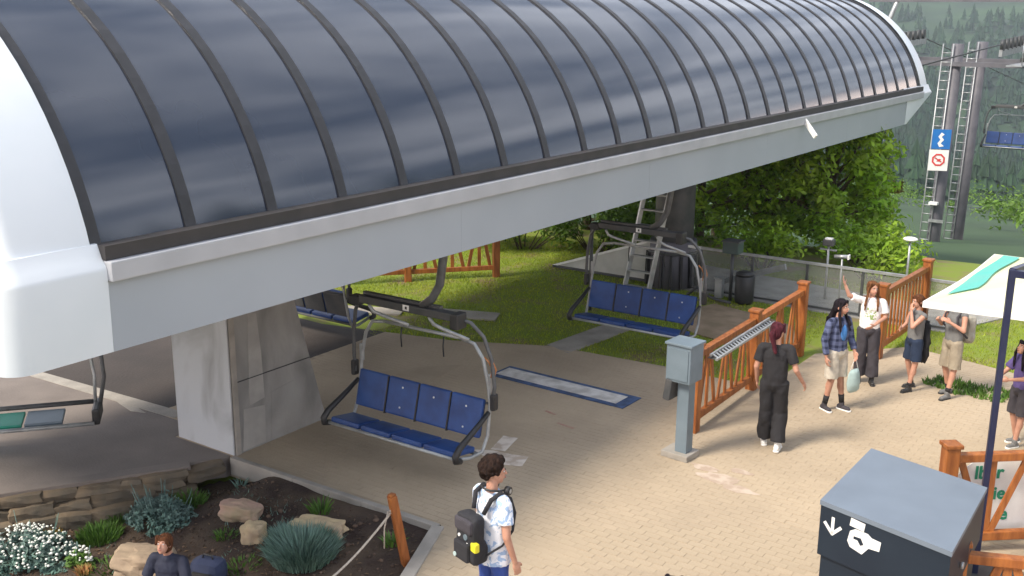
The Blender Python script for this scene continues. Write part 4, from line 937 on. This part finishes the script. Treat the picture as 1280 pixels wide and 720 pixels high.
def patterned(name, base, ink, scale, thr, wh=None):
    m = bpy.data.materials.new(name); m.use_nodes = True; n = m.node_tree.nodes; l = m.node_tree.links; b = n['Principled BSDF']; b.inputs['Roughness'].default_value = .85
    t = n.new('ShaderNodeTexCoord'); ns = n.new('ShaderNodeTexNoise'); ns.inputs['Scale'].default_value = scale; ns.inputs['Detail'].default_value = 3; ns.inputs['Distortion'].default_value = 1.5
    l.new(t.outputs['Object'], ns.inputs['Vector']); mr = n.new('ShaderNodeMapRange'); mr.inputs['From Min'].default_value = thr; mr.inputs['From Max'].default_value = thr+.03; l.new(ns.outputs['Fac'], mr.inputs['Value'])
    fac = mr.outputs[0]
    if wh:      # limit the print to a box in object space (centre, half size)
        sp_ = n.new('ShaderNodeSeparateXYZ'); l.new(t.outputs['Object'], sp_.inputs[0])
        for i in range(3):
            if wh[1][i] is None: continue
            a = n.new('ShaderNodeMath'); a.operation = 'SUBTRACT'; a.inputs[1].default_value = wh[0][i]; l.new(sp_.outputs[i], a.inputs[0])
            ab = n.new('ShaderNodeMath'); ab.operation = 'ABSOLUTE'; l.new(a.outputs[0], ab.inputs[0])
            lt = n.new('ShaderNodeMath'); lt.operation = 'LESS_THAN'; lt.inputs[1].default_value = wh[1][i]; l.new(ab.outputs[0], lt.inputs[0])
            mu = n.new('ShaderNodeMath'); mu.operation = 'MULTIPLY'; l.new(fac, mu.inputs[0]); l.new(lt.outputs[0], mu.inputs[1]); fac = mu.outputs[0]
    x = n.new('ShaderNodeMix'); x.data_type = 'RGBA'; x.inputs['A'].default_value = (*base, 1); x.inputs['B'].default_value = (*ink, 1); l.new(fac, x.inputs['Factor']); l.new(x.outputs['Result'], b.inputs['Base Color'])
    ns2 = n.new('ShaderNodeTexNoise'); ns2.inputs['Scale'].default_value = 12; bp = n.new('ShaderNodeBump'); bp.inputs['Strength'].default_value = .4; bp.inputs['Distance'].default_value = .02
    l.new(t.outputs['Object'], ns2.inputs['Vector']); l.new(ns2.outputs['Fac'], bp.inputs['Height']); l.new(bp.outputs[0], b.inputs['Normal'])
    M[name] = m; return name
patterned('tee_blue_print', (.70, .73, .80), (.30, .42, .62), 12, .52)
patterned('tee_small_print', (.78, .75, .75), (.25, .35, .12), 16, .52, ((0, .12, 1.22), (.09, .12, .10)))
def plaid():
    m = bpy.data.materials.new('plaid'); m.use_nodes = True; n = m.node_tree.nodes; l = m.node_tree.links; b = n['Principled BSDF']; b.inputs['Roughness'].default_value = .9
    t = n.new('ShaderNodeTexCoord'); sp_ = n.new('ShaderNodeSeparateXYZ'); l.new(t.outputs['Object'], sp_.inputs[0]); fs = []
    for ax_, fq in ((0, 70), (2, 62)):
        mu = n.new('ShaderNodeMath'); mu.operation = 'MULTIPLY'; mu.inputs[1].default_value = fq; l.new(sp_.outputs[ax_], mu.inputs[0])
        si = n.new('ShaderNodeMath'); si.operation = 'SINE'; l.new(mu.outputs[0], si.inputs[0])
        mr = n.new('ShaderNodeMapRange'); mr.inputs['From Min'].default_value = .1; mr.inputs['From Max'].default_value = .5; l.new(si.outputs[0], mr.inputs['Value']); fs.append(mr.outputs[0])
    a = n.new('ShaderNodeMath'); a.operation = 'ADD'; l.new(fs[0], a.inputs[0]); l.new(fs[1], a.inputs[1]); h = n.new('ShaderNodeMath'); h.operation = 'MULTIPLY'; h.inputs[1].default_value = .5; l.new(a.outputs[0], h.inputs[0])
    r = n.new('ShaderNodeValToRGB'); r.color_ramp.elements[0].color = (.10, .12, .22, 1); r.color_ramp.elements[1].color = (.012, .018, .05, 1); l.new(h.outputs[0], r.inputs[0]); l.new(r.outputs[0], b.inputs['Base Color']); M['plaid'] = m
plaid()
def hairmat(name, c): M[name] = mat(name, c, .8, tuple(v*.35 for v in c), 30, 4, .9, 60, spec=.15, stretch=(1, 1, .25)); return name
hairmat('hair_dark', (.03, .018, .014)); hairmat('hair_curly', (.028, .015, .011)); hairmat('hair_red', (.20, .085, .035)); hairmat('hair_burgundy', (.09, .02, .03)); hairmat('hair_brown', (.14, .055, .025)); hairmat('hair_black', (.02, .015, .02))
SC2 = bpy.data.scenes.new('workbench'); WO = []
def remesh(mb, name, m, parent, vox=.008, sm=4, wr=0.0, decim=None):
    me = mb.mesh('tmp')
    if not WO:
        o = bpy.data.objects.new('tmp', me); SC2.collection.objects.link(o); WO.append(o)
        r = o.modifiers.new('r', 'REMESH'); r.mode = 'VOXEL'; o.modifiers.new('s', 'SMOOTH')
    o = WO[0]; o.data = me; WO.append(me); r, s_ = o.modifiers; r.voxel_size = vox; s_.factor = .5; s_.iterations = sm
    with bpy.context.temp_override(scene=SC2, view_layer=SC2.view_layers[0]): dg = bpy.context.evaluated_depsgraph_get()
    dg.update(); me2 = bpy.data.meshes.new_from_object(o.evaluated_get(dg))
    me2.name = name; me2.materials.clear()
    if wr:
        nv = [(v.co.copy(), v.normal.copy()) for v in me2.vertices]; fl_ = []
        for q_, nn in nv: fl_ += (q_+nn*wr*(noise.noise(V(q_.x*11, q_.y*11, q_.z*6))+.5*noise.noise(V(q_.x*24, q_.y*24, q_.z*14+5))))[:]
        me2.vertices.foreach_set('co', fl_); me2.update()
    me2.polygons.foreach_set('use_smooth', [True]*len(me2.polygons)); return link(name, me2, m, parent)
def cap(mb, a, b, ra, rb, n=14, fa=True, fb=True):
    a, b = V(*a), V(*b); mb.tube([a, b], [ra, rb], n)
    if fa: mb.ball(a, ra, n, 8)
    if fb: mb.ball(b, rb, n, 8)
def slabe(mb, a, b, wa, ta, wb, tb, n=20):           # elliptical frustum between two points (width x, thickness y)
    a, b = V(*a), V(*b); vs = []
    for p, w_, t_ in ((a, wa, ta), (b, wb, tb)):
        for k in range(n): t = 2*PI*k/n; vs.append(p+V(w_*math.cos(t), t_*math.sin(t), 0))
    mb.add(vs, [(k, (k+1) % n, n+(k+1) % n, n+k) for k in range(n)]+[tuple(range(n))[::-1], tuple(range(n, 2*n))])
def hand(mb, wr, el, inward, curl=.5, sp=1):
    wr, el = V(*wr), V(*el); d = (wr-el).normalized(); inw = V(*inward); pn = (inw-d*inw.dot(d)).normalized(); side = d.cross(pn)   # pn = palm normal
    pc = wr+d*.048; R_ = Matrix((side, pn, d)).transposed()
    mb.ball(pc, (.038, .017, .052), 12, 8, R_)
    for i, ln in enumerate((.062, .072, .068, .052)):
        o = wr+d*.085+side*(.027-.018*i); dd = d; p = o-d*.02
        for j in range(3):
            dd = (d*math.cos(curl*(j+.4))+pn*math.sin(curl*(j+.4))).normalized(); q_ = p+dd*(ln*(.55, .38, .3)[j]+(.02 if j == 0 else 0)); cap(mb, p, q_, .0088-.0006*j, .0084-.0006*j, 8); p = q_
    b = wr+d*.025+side*.03*sp; m_ = b+d*.03+side*.022*sp+pn*.012; e_ = m_+d*.026+side*.002*sp+pn*.016
    cap(mb, b, m_, .012, .0105, 8); cap(mb, m_, e_, .0105, .009, 8)
def person(label, loc, face, h, J={}, top=None, bottom=None, shoes=('black', 'white'), hair=('hair_dark', 'long'), vox=.008, build_=1.0, headturn=0, headnod=0, group=None, curl=.5):
    F = V(face[0], face[1], 0).normalized(); t = thing('person', label, 'person', loc, math.atan2(-F.x, F.y), group)
    k = h/1.75; t.scale = (k, k, k)
    j = dict(hip=(0, 0, .93), chest=(0, .0, 1.30), neck=(0, -.01, 1.46), head=(0, .02, 1.625),
             sL=(-.175*build_, -.01, 1.41), eL=(-.23, -.04, 1.13), wL=(-.24, .03, .89), sR=(.175*build_, -.01, 1.41), eR=(.23, -.04, 1.13), wR=(.24, .03, .89),
             hL=(-.09, 0, .92), kL=(-.10, .02, .50), aL=(-.10, -.02, .09), hR=(.09, 0, .92), kR=(.10, .02, .50), aR=(.10, -.02, .09), fL=None, fR=None)
    j.update(J); b = MB(); bw = build_
    hip, chest, neck, head = V(*j['hip']), V(*j['chest']), V(*j['neck']), V(*j['head'])
    ax_ = (chest-hip).normalized(); Rt = V(0, 0, 1).rotation_difference(ax_).to_matrix()
    b.ball(hip+V(0, 0, .0), (.145*bw, .10, .11), 16, 10, Rt); b.ball(hip.lerp(chest, .5), (.115*bw, .085, .16), 16, 10, Rt); b.ball(chest, (.145*bw, .095, .16), 16, 10, Rt)
    cap(b, j['sL'], j['sR'], .045, .045); cap(b, chest+V(0, 0, .1), neck, .07, .055); cap(b, neck, head+V(0, -.02, -.05), .052, .05)
    Rh = (Matrix.Rotation(headturn, 3, 'Z') @ Matrix.Rotation(-headnod, 3, 'X')); HP = lambda x, y, z: head+Rh @ V(x, y, z)
    b.ball(HP(0, -.012, .022), (.074, .092, .09), 18, 12, Rh); b.ball(HP(0, .022, -.035), (.058, .066, .075), 16, 10, Rh); b.ball(HP(0, .052, -.083), (.028, .026, .024), 10, 8, Rh)
    cap(b, HP(0, .088, .005), HP(0, .104, -.026), .009, .014, 8); b.ball(HP(0, .083, -.055), (.022, .012, .012), 10, 6, Rh)
    for sx in (-1, 1): b.ball(HP(sx*.075, -.01, -.01), (.010, .02, .03), 8, 6, Rh); b.ball(HP(sx*.03, .075, .028), (.024, .012, .008), 8, 6, Rh)
    for s_ in 'LR':
        S_, E_, W_ = (j[q_+s_] for q_ in 'sew'); cap(b, S_, E_, .047, .037); cap(b, E_, W_, .036, .024)
        inw = (-.5 if s_ == 'R' else .5, .1, 0); hand(b, W_, E_, j.get('p'+s_, inw), j.get('c'+s_, curl), 1 if s_ == 'R' else -1)
        H_, K_, A_ = (V(*j[q_+s_]) for q_ in 'hka'); cap(b, H_, K_, .082, .052); cap(b, K_, A_, .052, .034)
        b.ball(K_.lerp(A_, .28)+V(0, -.012, 0), (.048, .05, .10), 12, 8)
    b_ = remesh(b, 'body', 'skin', t, vox, 3)
    for sx in (-1, 1):
        e = MB(); e.ball(HP(sx*.03, .0745, .008), (.012, .007, .007), 10, 6, Rh); eo = e.build('eye', 'white', b_)
        e = MB(); e.ball(HP(sx*.03, .0795, .008), (.0055, .004, .0055), 8, 6, Rh); e.build('iris', 'black', b_)
        e = MB(); e.ball(HP(sx*.031, .083, .030), (.019, .006, .004), 8, 6, Rh); e.build('eyebrow', hair[0], b_)
    e = MB(); e.ball(HP(0, .093, -.056), (.021, .007, .006), 10, 6, Rh); e.build('mouth', M.get('lip') or M.setdefault('lip', mat('lip', (.42, .14, .12), .5, (.36, .11, .10), 9)), b_)
    # footwear
    for s_ in 'LR':
        A_ = V(*j['a'+s_]); K_ = V(*j['k'+s_]); d = V(*(j['f'+s_] or ((.15 if s_ == 'R' else -.15), 1, 0))).normalized(); s0 = MB()
        g0 = V(A_.x, A_.y, A_.z-.045); s0.ball(g0-d*.03+V(0, 0, .0), (.042, .05, .045), 12, 8); cap(s0, g0-d*.02+V(0, 0, -.004), g0+d*.12+V(0, 0, -.012), .040, .034); cap(s0, g0+V(0, 0, .02), A_+V(0, 0, .02), .042, .042)
        sh = remesh(s0, 'shoe', shoes[0], t, .009, 3)
        so__ = MB(); 
        for q_, r_ in ((-.045, .036), (.03, .036), (.125, .036)): so__.cyl(g0+d*q_+V(0, 0, -.048), g0+d*q_+V(0, 0, -.022), r_+.006, n=14)
        remesh(so__.bar(g0-d*.045+V(0, 0, -.035), g0+d*.125+V(0, 0, -.035), .075, .026), 'sole', shoes[1], sh, .007, 1)
        if len(shoes) > 2:
            q_ = MB(); cap(q_, A_+(K_-A_).normalized()*.03, A_+(K_-A_).normalized()*shoes[3], .041, .045, fa=False, fb=False); q_.build('sock', shoes[2], t)
    # bottoms
    if bottom:
        m, kind, L_ = bottom; c = MB(); c.ball(hip+V(0, 0, -.01), (.165*bw, .118, .12), 18, 10, Rt); slabe(c, hip+V(0, 0, -.02), hip+V(0, 0, .13), .172*bw, .122, .150*bw, .112)
        for s_ in 'LR':
            H_, K_, A_ = (V(*j[q_+s_]) for q_ in 'hka')
            if kind == 'shorts': e_ = H_.lerp(K_, L_); c.tube([H_+V(0, 0, .02), H_.lerp(e_, .5), e_], [.098, .10, .105], 18); c.ball(H_, .097, 14, 8)
            else: 
                wd = {'wide': (.10, .092, .10), 'slim': (.092, .068, .06)}[kind]; c.tube([H_+V(0, 0, .02), K_, K_.lerp(A_, L_)], list(wd), 18); c.ball(K_, wd[1], 14, 8); c.ball(H_, .095, 14, 8)
        remesh(c, {'shorts': 'shorts', 'wide': 'trousers', 'slim': 'trousers'}[kind], m, t, .010, 4, .012)
    if top:
        m, sl, hem = top[:3]; c = MB(); e_ = .022
        c.ball(hip.lerp(chest, .5), (.13*bw+e_, .095+e_, .17), 18, 10, Rt); c.ball(chest+V(0, 0, -.01), (.150*bw+e_*.8, .098+e_, .16), 18, 10, Rt)
        hp_ = hip.lerp(chest, hem); slabe(c, hp_, chest, .150*bw+e_*.6+(.028 if hem < -.1 else 0), .108+e_*.5+(.026 if hem < -.1 else 0), .150*bw+e_*.6, .10+e_*.7)
        cap(c, j['sL'], j['sR'], .055, .055)
        cap(c, chest+V(0, 0, .1), neck+V(0, 0, -.035), .09, .066, fb=False)
        for s_ in 'LR':
            S_, E_, W_ = (V(*j[q_+s_]) for q_ in 'sew')
            if sl > 1: c.tube([S_, E_, E_.lerp(W_, sl-1)], [.062, .055, .046], 14); c.ball(E_, .055, 12, 8)
            elif sl > 0: c.tube([S_, S_.lerp(E_, sl)], [.062, .068], 16)
        nm = top[3] if len(top) > 3 else 'shirt'
        if sl == 0: pass
        remesh(c, nm, m, t, .009, 4, .010)
    # hair
    hm_, kind = hair; c = MB(); R_ = random.Random(int(loc[0]*100))
    if kind == 'curly':
        for i in range(150):
            d = V(R_.gauss(0, 1), R_.gauss(0, 1), R_.gauss(.35, 1)).normalized()
            if d.z < -.35 and d.y > -.2: continue
            if d.y > .45 and d.z < .45: continue
            c.ball(HP(d.x*.093, -.018+d.y*.108, .045+d.z*.098), R_.uniform(.018, .032), 8, 6)
        c.ball(HP(0, -.02, .045), (.088, .10, .092), 14, 10, Rh)
    else:
        c.ball(HP(0, -.026, .034), (.087, .10, .096), 18, 12, Rh); c.ball(HP(0, -.05, -.02), (.082, .07, .09), 14, 10, Rh)
        for sx in (-1, 1): cap(c, HP(sx*.055, .052, .085), HP(sx*.083, .025, .0), .022, .018)
        if kind == 'long':
            bk = chest+V(0, -.115, .0)
            cap(c, HP(0, -.07, -.02), (bk.x, bk.y-.02, bk.z+.14), .07, .07)
            for q_ in range(10):
                x = (q_-4.5)*.026; cap(c, (bk.x+x, bk.y-.02+R_.gauss(0, .006), bk.z+.14), (bk.x+x*1.25, bk.y-.01+R_.gauss(0, .008), bk.z-.04+R_.gauss(0, .03)), .024, .010, 8)
            for sx in (-1, 1):
                cap(c, HP(sx*.082, .02, .01), HP(sx*.09, .025, -.12), .022, .026); cap(c, HP(sx*.09, .025, -.12), (sx*.10+chest.x, chest.y+.115, chest.z+.06), .026, .018)
                cap(c, HP(sx*.09, .025, -.12), (sx*.10+chest.x, chest.y+.12, chest.z-.02), .022, .012)
        elif kind == 'ponytail':
            cap(c, HP(0, -.10, .02), HP(0, -.14, -.02), .035, .04); cap(c, HP(0, -.14, -.02), (chest.x, chest.y-.14, chest.z+.08), .04, .022)
    ho = remesh(c, 'hair', hm_, t, .008, 2, .012)
    return t, j, HP, Rh
fw, rt = fwd, rgt
def wpos(px, py, z):          # photo pixel (1280x720) at height z -> world x, y
    d = ir*((px-640)/1330)+iu*((360-py)/1330)+f3; k = (z-CAMH)/d.z; return d.x*k, d.y*k
def at_px(px, py, z=0): x, y = wpos(px, py, z); return (x, y, z)
# 1 man with the backpack
F1 = fw*.62+rt*.78; x, y = wpos(616, 584, 1.76)
p1, j, HP, Rh = person('man with curly dark hair, blue patterned white tee and black backpack at the bottom edge', (x, y, 0), (F1.x, F1.y), 1.84,
    J=dict(eR=(.235, -.03, 1.12), wR=(.25, .05, .87), eL=(-.22, .03, 1.14), wL=(-.19, .17, .98)), top=('tee_blue_print', .62, -.30, 'tee_shirt'), bottom=('jeans_blue', 'slim', .9), hair=('hair_curly', 'curly'), vox=.0065, headturn=-.35, shoes=('black', 'white'))
pk = thing('backpack', 'black backpack with round badges worn by the curly haired man', 'backpack', (0, 0, 0)); pk.matrix_world = p1.matrix_basis.copy()
pk.location = p1.location; pk.rotation_euler = p1.rotation_euler; pk.scale = p1.scale
c = MB(); c.box((0, -.235, 1.12), (.27, .15, .40), bev=.06); c.box((0, -.225, .98), (.30, .19, .20), bev=.06); remesh(c, 'pack_body', 'black_canvas', pk, .009, 5, .012)
MB().box((0, -.325, 1.0), (.20, .05, .17), bev=.022).build('front_pocket', 'black_canvas', pk)
MB().box((0, -.30, 1.23), (.23, .06, .12), bev=.025).build('flap', 'charcoal', pk)
for sx in (-1, 1):
    MB().tube([(sx*.07, -.15, 1.31), (sx*.11, -.10, 1.44), (sx*.12, -.01, 1.475), (sx*.125, .09, 1.40), (sx*.14, .125, 1.27), (sx*.165, .09, 1.12), (sx*.175, -.03, 1.02), (sx*.14, -.18, .96)], [.02, .022, .023, .022, .020, .012, .010, .010], 8).build('strap', 'black_canvas', pk)
for (x_, z_, m, r) in ((.03, 1.13, 'box', .026), (.05, 1.06, 'white', .024), (-.06, 1.12, 'white', .014), (-.07, .95, 'bag_mint', .02)):
    MB().cyl((x_, -.30 if z_ > 1 else -.345, z_), (x_, -.318 if z_ > 1 else -.358, z_), r, n=16).build('badge', m, pk)
MB().box((.135, -.29, 1.07), (.07, .05, .08), bev=.012).build('yellow_pouch', 'yellow', pk)
hp_ = thing('headphones', 'black headphones worn round the neck of the curly haired man', 'headphones', p1.location, p1.rotation_euler.z); hp_.scale = p1.scale
MB().tube([(-.085, .075, 1.475), (-.09, .0, 1.485), (-.06, -.075, 1.50), (0, -.095, 1.505), (.06, -.075, 1.50), (.09, .0, 1.485), (.085, .075, 1.475)], .010, 8).build('band', 'black', hp_)
for sx in (-1, 1): MB().cyl((sx*.075, .085, 1.465), (sx*.115, .10, 1.465), .038, n=18).build('ear_cup', 'black', hp_); MB().cyl((sx*.116, .10, 1.465), (sx*.12, .102, 1.465), .02, n=14).build('cup_ring', 'galv', hp_)
# 2 woman in black walking away
F2 = fw*.93+rt*.32; x, y = wpos(962, 560, 0)
person('woman in black tee and wide black trousers walking away by the orange fence', (x, y, 0), (F2.x, F2.y), 1.78,
    J=dict(eR=(.27, -.06, 1.14), wR=(.36, .05, .95), eL=(-.24, -.02, 1.13), wL=(-.23, .08, .90), kR=(.10, .05, .50), aR=(.10, -.08, .10), kL=(-.08, .03, .5), aL=(-.09, .12, .09)),
    top=('tee_black', .7, .0, 'tee_shirt'), bottom=('trouser_black', 'wide', .93), hair=('hair_burgundy', 'ponytail'), headturn=-.5, shoes=('white', 'white'))
# 3 plaid girl
F3 = fw*-.75+rt*.45; x, y = wpos(1040, 512, 0)
p3, j, HP, Rh = person('girl in dark plaid shirt over blue top with cream shorts, front of the pair', (x, y, 0), (F3.x, F3.y), 1.72,
    J=dict(eR=(.27, -.02, 1.14), wR=(.28, .05, .90), eL=(-.25, .02, 1.14), wL=(-.22, .14, .93), hL=(-.09, 0, .92), aL=(-.13, .06, .09), aR=(.11, -.06, .09)),
    top=('plaid', 1.86, -.02, 'plaid_shirt'), bottom=('cream', 'shorts', .92), hair=('hair_black', 'long'), headturn=.25, shoes=('charcoal', 'white', 'tee_black', .16))
c = MB(); c.ball((0, .045, 1.24), (.075, .098, .17), 14, 10); remesh(c, 'inner_top', 'blue_tee', p3, .009, 3)
bgm = thing('tote_bag', 'pale mint tote bag hanging from the plaid girl\'s hand', 'bag', p3.location, p3.rotation_euler.z); bgm.scale = p3.scale
c = MB(); vs = []
for z_, w_, t_ in ((.66, .09, .02), (.60, .13, .04), (.45, .15, .055), (.34, .13, .05), (.30, .09, .03)):
    for q_ in range(16): a = 2*PI*q_/16; vs.append((-.22+w_*math.cos(a)*.9, .17+t_*math.sin(a)+.02*noise.noise(V(a, z_*9, 1)), z_))
c.add(vs, [(i*16+q_, (i+1)*16+q_, (i+1)*16+(q_+1) % 16, i*16+(q_+1) % 16) for i in range(4) for q_ in range(16)]+[tuple(range(16)), tuple(range(64, 80))[::-1]], True); c.build('sack', 'bag_mint', bgm)
for sx in (-1, 1): MB().tube([(-.22+sx*.08, .165, .65), (-.22+sx*.03, .165, .78), (-.22+sx*.006, .16, .86)], .006, 6).build('handle', 'white', bgm)
# 4 white tee girl behind her, arm raised
F4 = fw*-.85+rt*-.25; x, y = wpos(1080, 478, 0)
person('girl with long reddish hair in white printed tee raising one arm, behind the plaid girl', (x, y, 0), (F4.x, F4.y), 1.68,
    J=dict(eR=(.36, .10, 1.50), wR=(.43, .10, 1.66), cR=.25, eL=(-.24, .02, 1.16), wL=(-.06, .22, 1.06), aL=(-.11, .03, .09)),
    top=('tee_small_print', .75, -.02, 'tee_shirt'), bottom=('charcoal', 'wide', .9), hair=('hair_red', 'long'), headturn=.45, shoes=('black', 'black'))
# 5 girl hand on mouth
F5 = fw*-.25+rt*-.97; x, y = wpos(1137, 487, 0)
p5, *_ = person('girl in grey tank top and navy shorts holding a hand to her mouth', (x, y, 0), (F5.x, F5.y), 1.55,
    J=dict(eL=(-.17, .20, 1.22), wL=(-.06, .17, 1.47), pL=(.2, -1, .2), eR=(.20, .06, 1.17), wR=(.12, .20, 1.13), aL=(-.09, .10, .09), aR=(.12, -.10, .09)),
    top=('tank_grey', 0, .05, 'tank_top'), bottom=('navy', 'shorts', .85), hair=('hair_brown', 'ponytail'), shoes=('black', 'black', 'tee_black', .08), headnod=.1)
jk = MB(); vs = []
for i, (z_, w_, t_) in enumerate(((1.26, .05, .04), (1.18, .10, .06), (1.05, .11, .07), (.9, .12, .055), (.78, .105, .065), (.66, .12, .05), (.56, .09, .05), (.50, .05, .02))):
    for q_ in range(14): a = 2*PI*q_/14; vs.append((-.02+w_*math.cos(a)*(1+.5*noise.noise(V(a*2, z_*6, 7))), -.19+t_*math.sin(a)+.06*noise.noise(V(a*2, z_*5, 2)), z_+.05*noise.noise(V(a*2, z_, 5))))
jk.add(vs, [(i*14+q_, (i+1)*14+q_, (i+1)*14+(q_+1) % 14, i*14+(q_+1) % 14) for i in range(7) for q_ in range(14)]+[tuple(range(14)), tuple(range(98, 112))[::-1]], True)
jo = jk.build('jacket', 'black_canvas'); jo.location = p5.location; jo.rotation_euler = p5.rotation_euler; jo.scale = p5.scale; tag(jo, 'black jacket hanging at the back of the girl in grey tank top', 'jacket')
# 6 man with pale backpack
F6 = fw*-.35+rt*-.93; x, y = wpos(1184, 495, 0)
p6, *_ = person('man in grey tank and beige shorts, head hidden under the parasol edge', (x, y, 0), (F6.x, F6.y), 1.66,
    J=dict(eL=(-.25, .06, 1.18), wL=(-.12, .22, 1.30), eR=(.25, .05, 1.17), wR=(.15, .22, 1.28), aL=(-.11, .12, .09), aR=(.11, -.10, .09)),
    top=('tank_grey', 0, .0, 'tank_top'), bottom=('beige', 'shorts', 1.0), hair=('hair_brown', 'short'), shoes=('tank_grey', 'black', 'tee_black', .10))
pk6 = thing('backpack', 'pale canvas backpack worn by the man under the parasol edge', 'backpack', p6.location, p6.rotation_euler.z); pk6.scale = p6.scale
c = MB(); c.box((0, -.24, 1.15), (.28, .17, .42), bev=.07); c.ball((0, -.26, 1.0), (.15, .12, .12)); remesh(c, 'pack_body', 'bag_canvas', pk6, .01, 5, .02)
for sx in (-1, 1): MB().tube([(sx*.08, -.15, 1.32), (sx*.12, -.02, 1.475), (sx*.13, .10, 1.38), (sx*.15, .10, 1.2), (sx*.16, -.12, 1.02)], .016, 8).build('strap', 'charcoal', pk6)
# 7 purple shirt at the right edge
F7 = fw*-.2+rt*-.9; x, y = wpos(1268, 556, 0)
person('person in purple tee and dark shorts standing under the parasol at the right edge', (x, y, 0), (F7.x, F7.y), 1.52,
    J=dict(eL=(-.22, .14, 1.18), wL=(-.12, .34, 1.15), eR=(.22, .14, 1.18), wR=(.12, .34, 1.13), head=(0, .06, 1.61), aL=(-.09, .08, .09), aR=(.10, -.08, .09)),
    top=('purple_tee', .8, .0, 'tee_shirt'), bottom=('charcoal', 'shorts', .95), hair=('hair_black', 'long'), headnod=-.35, shoes=('tank_grey', 'white'))
# 8 seated child
x, y = wpos(208, 674, .58); F8 = fw*-.9+rt*-.15; k8 = .80
p8, *_ = person('child with brown hair in a navy tee sitting at the bottom edge of the bed', (x, y, -.84), (F8.x, F8.y), 1.5,
    J=dict(head=(0, .07, 1.63), hL=(-.09, .02, .90), hR=(.09, .02, .90), kL=(-.15, .40, 1.0), kR=(.15, .40, 1.0), aL=(-.12, .42, .62), aR=(.12, .42, .62),
           eL=(-.26, .08, 1.16), wL=(-.10, .30, 1.10), eR=(.26, .08, 1.16), wR=(.10, .30, 1.10)),
    top=('navy_tee', .85, .0, 'tee_shirt'), bottom=('navy', 'slim', .85), hair=('hair_brown', 'short'), shoes=('white', 'white'), headnod=-.35)
sr = bould('low flat rock the child sits on', x, y, (.5, .45, .3), 'boulder_tan', 44, .2); sr.location.z = -.84+.83*1.5/1.75-.15
# 9 passer-by below the frame, only the dark hair shows
x, y = wpos(841, 728, 1.7); F9 = fw*.9+rt*.3
person('passer-by of whom only the dark hair top shows at the bottom edge', (x, y, 0), (F9.x, F9.y), 1.74, top=('navy_tee', .7, 0, 'tee_shirt'), bottom=('charcoal', 'slim', .9), hair=('hair_black', 'short'), vox=.012)

bpy.data.batch_remove(WO+[SC2])
CZH = 110
hb = MB(); hb.box((0, 500, (-75+CZH)/2), (2000, 2100, CZH+75)); ho = hb.build('haze', None, kind='stuff', label='thin bluish air over the valley')
hm = bpy.data.materials.new('haze'); hm.use_nodes = True; n = hm.node_tree.nodes; n.clear(); o_ = n.new('ShaderNodeOutputMaterial'); pv = n.new('ShaderNodeVolumePrincipled')
pv.inputs['Color'].default_value = (.74, .85, .95, 1); pv.inputs['Density'].default_value = .00028; pv.inputs['Anisotropy'].default_value = .2
hm.node_tree.links.new(pv.outputs[0], o_.inputs['Volume']); ho.data.materials.append(hm)
